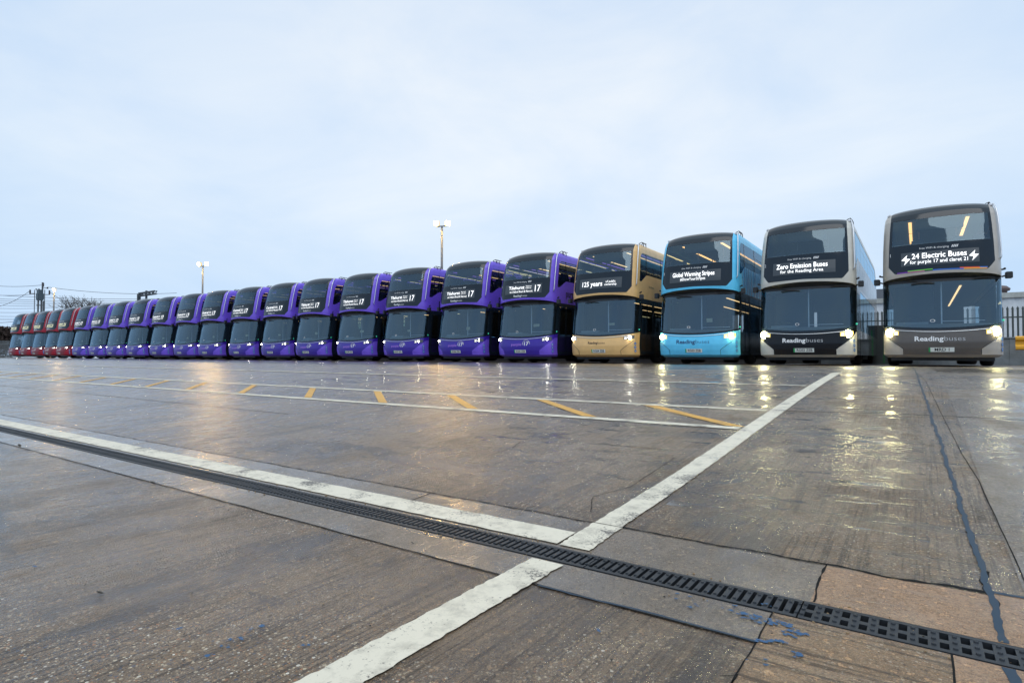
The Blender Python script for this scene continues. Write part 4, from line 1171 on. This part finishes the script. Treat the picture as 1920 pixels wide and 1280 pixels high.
# bare tree
def bare_tree(px_, pyb, Z, hgt, wid, label, seed):
    rnd = random.Random(seed); b0 = at(px_, pyb, Z); o = empty('bare_tree', (b0.x, b0.y, 0)); top = b0.z + hgt
    tag(o, label, 'tree')
    bark = mat('bark', (.055, .045, .038), .85); t = MB(); c = MB(); r_ = Vector((CS, SN, 0)); f_ = Vector((-SN, CS, 0))
    t.tube([(0, 0, -.1), (.1, 0, top * .25), (0, .1, top * .5)], .38, 10, .25); t.build('trunk', bark, o, True)
    def grow(p, d, ln, rad, lv):
        q = p; pts = [p]
        for i in range(3):
            d = (d + Vector((rnd.gauss(0, .16), rnd.gauss(0, .16), rnd.gauss(.05, .10)))).normalized(); q = q + d * ln / 3; pts.append(q)
        c.tube(pts, rad, 4 if lv > 1 else 6, rad * .6, cap=False)
        if lv >= 5 or q.z > top + .6: return
        for j in range(rnd.choice((2, 3, 3))):
            e_ = (d + Vector((rnd.gauss(0, .55), rnd.gauss(0, .55), rnd.gauss(.1, .3)))).normalized()
            grow(pts[rnd.choice((2, 3, 3))], e_, ln * rnd.uniform(.6, .82), rad * .6, lv + 1)
    for j in range(12):
        a = j * .7 + rnd.random(); grow(Vector((0, .1, top * .5 * rnd.uniform(.8, 1))), Vector((math.cos(a) * wid, math.sin(a) * wid, 1)).normalized(), top * .27, .13, 1)
    c.build('crown', bark, o); return o
bare_tree(150, 590, 88, 2.1, .95, 'bare twiggy tree standing behind the claret and purple buses', 3)
bare_tree(212, 590, 105, .6, .5, 'small bare tree top peeping over the left purple buses', 9)

# hedge bank on the far left
def hedge():
    b0 = at(-20, 640, 72); o = empty('hedge', (b0.x, b0.y, 0), YAW)
    tag(o, 'brown winter hedge beyond the palisade fence at the left edge', 'hedge')
    rnd = random.Random(5); c = MB(); twig = MB()
    for _ in range(11000):
        x = rnd.uniform(-6, 2.9); y = rnd.uniform(-1, 1.2); hh = 3.5 + .5 * math.sin(x * 1.3) + .25 * math.sin(x * 4)
        z = hh * rnd.random() ** .5; s = rnd.uniform(.10, .22)
        M = Matrix.Translation((x, y, z)) @ Matrix.Rotation(rnd.random() * 6.3, 4, 'Z') @ Matrix.Rotation(rnd.random() * 3, 4, 'X')
        c.add([M @ Vector(p) for p in ((-s, 0, 0), (0, -s * .5, 0), (s, 0, 0), (0, s * .5, 0))], [(0, 1, 2, 3)])
    for _ in range(160):
        x = rnd.uniform(-6, 2.9); hh = 3.2
        twig.tube([(x, 0, 0), (x + rnd.uniform(-.3, .3), rnd.uniform(-.5, .5), hh * .6), (x + rnd.uniform(-.5, .5), rnd.uniform(-.5, .5), hh + rnd.uniform(.3, 1.3))], .03, 4, .008)
    c.build('foliage', mat('winter_hedge', (.055, .035, .028), .9, dirt=.5), o); twig.build('stems', mat('twig', (.05, .035, .03), .9), o)
hedge()

# palisade fences ----------------------------------------------------
def palisade(name, a, c, h, label, material, spacing=.155):
    a, c = Vector(a), Vector(c); d = (c - a); L_ = d.length; o = empty(name, a, math.atan2(d.y, d.x)); tag(o, label, 'fence')
    n = int(L_ / spacing); b = MB()
    for i in range(n):
        x = (i + .5) * spacing
        prof = [(-.035, 0), (-.012, -.016), (.012, -.016), (.035, 0)]
        vs = [(x + p[0], p[1] - .02, z) for z in (.03, h - .14) for p in prof] + [(x - .048, -.02, h - .10), (x - .012, -.036, h - .10), (x + .012, -.036, h - .10), (x + .045, -.02, h - .10), (x - .004, -.028, h), (x + .004, -.028, h)]
        b.add(vs, [(0, 1, 5, 4), (1, 2, 6, 5), (2, 3, 7, 6), (4, 5, 9, 8), (5, 6, 10, 9), (6, 7, 11, 10), (8, 9, 12), (9, 10, 13, 12), (10, 11, 13)])
    b.build('pales', material, o)
    for z in (h * .18, h * .82):
        MB().box(0, L_, 0, .05, z - .025, z + .025).build('rail', material, o)
    for i in range(int(L_ / 2.75) + 1):
        MB().box(i * 2.75 - .05, i * 2.75 + .05, .05, .15, 0, h - .1).build('post', material, o)
    return o
M_pal = mat('galvanised_palisade', (.18, .20, .21), .55, metal=.3)
M_pal2 = mat('dark_palisade', (.055, .07, .07), .6)
a, c = at(-40, 672, 64), at(22, 672, 62)
palisade('palisade_fence', (a.x, a.y, 0), (c.x + 3.2 * CS, c.y + 3.2 * SN, 0), 2.1, 'grey palisade fence at the far left below the brown hedge', M_pal)
# right hand end: white shed, plinth, barrier
ZF = 27.5
a, c = at(1590, 665, ZF + 6), at(2010, 665, ZF)
YB = 31.0                                       # everything here runs along the row, behind the buses
def at_y(x, y, yy):
    """place seen at pixel (x, y) on the vertical plane t = yy"""
    k = (x - 960) / F; Z = yy / (k * SN + CS); return at(x, y, Z)
p0, p1 = at_y(1560, 665, 32), at_y(2040, 665, 32)
zt = at_y(1900, 574, 32).z; zb = .05
palisade('palisade_fence', (p0.x, 32, zb), (p1.x, 32, zb), zt - zb, 'dark palisade fence in front of the white shed at the right', M_pal2, .165)
b = MB(); q0, q1 = at_y(1540, 665, 30.6), at_y(2040, 665, 30.6); zt2 = at_y(1900, 634, 30.6).z; zz0 = -.05
b.box(q0.x, q1.x, 30.6, 30.9, zz0, zt2)
for i in range(12):
    x = q0.x + (q1.x - q0.x) * i / 12; b.box(x - .02, x + .02, 30.585, 30.6, zz0, zt2)
b.box(q0.x, q1.x, 30.56, 30.94, zt2, zt2 + .05)
o = b.build('barrier_wall', mat('grey_barrier', (.22, .25, .27), .5, dirt=.3)); tag(o, 'low grey panelled wall below the palisade fence at the right', 'wall')
def shed():
    ys = 40.0; s0, s1 = at_y(1500, 665, ys), at_y(2100, 665, ys); zt = at_y(1900, 548, ys).z
    o = empty('white_shed', (s0.x, ys, 0)); tag(o, 'long white corrugated shed behind the palisade fence at the right', 'building')
    w = s1.x - s0.x; b = MB(); n = int(w / .25)
    vs = []
    for i in range(n + 1):
        dy = 0 if i % 2 else -.03
        vs += [(i * .25, dy, 0), (i * .25, dy, zt - .25)]
    b.add(vs, [(2 * i, 2 * i + 2, 2 * i + 3, 2 * i + 1) for i in range(n)]); b.box(0, w, .05, 12, 0, zt - .3)
    b.build('wall', mat('white_cladding', (.62, .66, .70), .5, dirt=.18), o)
    MB().box(-.1, w + .1, -.12, 12.1, zt - .27, zt).build('parapet', mat('shed_parapet', (.42, .44, .42), .6, dirt=.25), o)
    MB().box(0, w, -.06, -.04, .0, 1.3).build('plinth', mat('dark_plinth', (.05, .06, .07), .7), o)
    v0 = at_y(1636, 583, 46); v1 = at_y(1662, 541, 46)
    MB().box(v0.x - 1.5 - s0.x, v1.x - s0.x, 6, 10, zt - .2, v1.z).build('rooftop_unit', mat('roof_unit', (.09, .10, .12), .6), o)
    v = at_y(1881, 540, 41); b = MB(); b.tube([(v.x - s0.x, 1, zt - .05), (v.x - s0.x, 1, v.z - .1)], .22, 10); b.lathe([(.32, 0), (.36, .12), (.2, .26), (.01, .3)], Matrix.Translation((v.x - s0.x, 1, v.z - .15)), 12)
    b.build('vent_cowl', mat('brown_cowl', (.09, .06, .06), .6), o)
shed()
def crash_barrier():
    a = at_y(1904, 643, 29.6); o = empty('crash_barrier', (a.x, 29.6, -.02)); tag(o, 'yellow corrugated crash barrier in front of the grey wall at the right edge', 'barrier')
    h = at_y(1904, 629, 29.6).z - at_y(1904, 655, 29.6).z; zc = a.z + .02; b = MB()
    prof = [(0, -.5), (-.06, -.42), (-.06, -.25), (.02, -.1), (.02, .1), (-.06, .25), (-.06, .42), (0, .5)]
    vs = [(x, p[0], zc + p[1] * h) for x in (0, 6) for p in prof] + [(x, p[0] + .02, zc + p[1] * h) for x in (0, 6) for p in prof]
    fs = [(i, i + 1, i + 9, i + 8) for i in range(7)] + [(16 + i, 24 + i, 25 + i, 17 + i) for i in range(7)] + [(i, 16 + i, 17 + i, i + 1) for i in range(7)]
    b.add(vs, fs); b.build('rail', mat('yellow_barrier', (.72, .36, .02), .4), o)
    for x in (.7, 3, 5.3): MB().box(x - .08, x + .08, .03, .18, 0, zc + .3).build('post', mat('barrier_post', (.2, .2, .2), .6), o)
crash_barrier()
tag(MB().box(-75, q0.x - .05, 31.2, 31.5, -.1, 1.1).build('dark_backing_wall', mat('backing_wall_dark', (.05, .05, .05), .8, dirt=.3)), 'low dark backing wall added to darken the gaps beneath the parked buses', 'wall')  # added behind the row so the gaps under the buses read dark
# green-glowing charging cabinet glimpsed between the first two buses
def cabinet():
    a = at_y(1646, 665, 29.3); o = empty('charging_cabinet', (a.x, 29.3, .05)); tag(o, 'dark charging cabinet with green light lines between the two right hand buses', 'charger')
    MB().box(-.35, .35, 0, .5, 0, 1.75).build('cabinet', mat('cabinet_grey', (.13, .15, .15), .4), o)
    b = MB(); b.box(.20, .23, -.012, -.002, .15, 1.55); b.build('light_line', mat('green_light', (.02, .25, .06), .5, emit=(.03, .6, .15), es=.05), o)
    MB().box(-.45, .45, -.08, .58, -.05, .12).build('plinth', mat('cabinet_plinth', (.25, .26, .26), .7), o)
cabinet()
print('objects', len(bpy.data.objects))
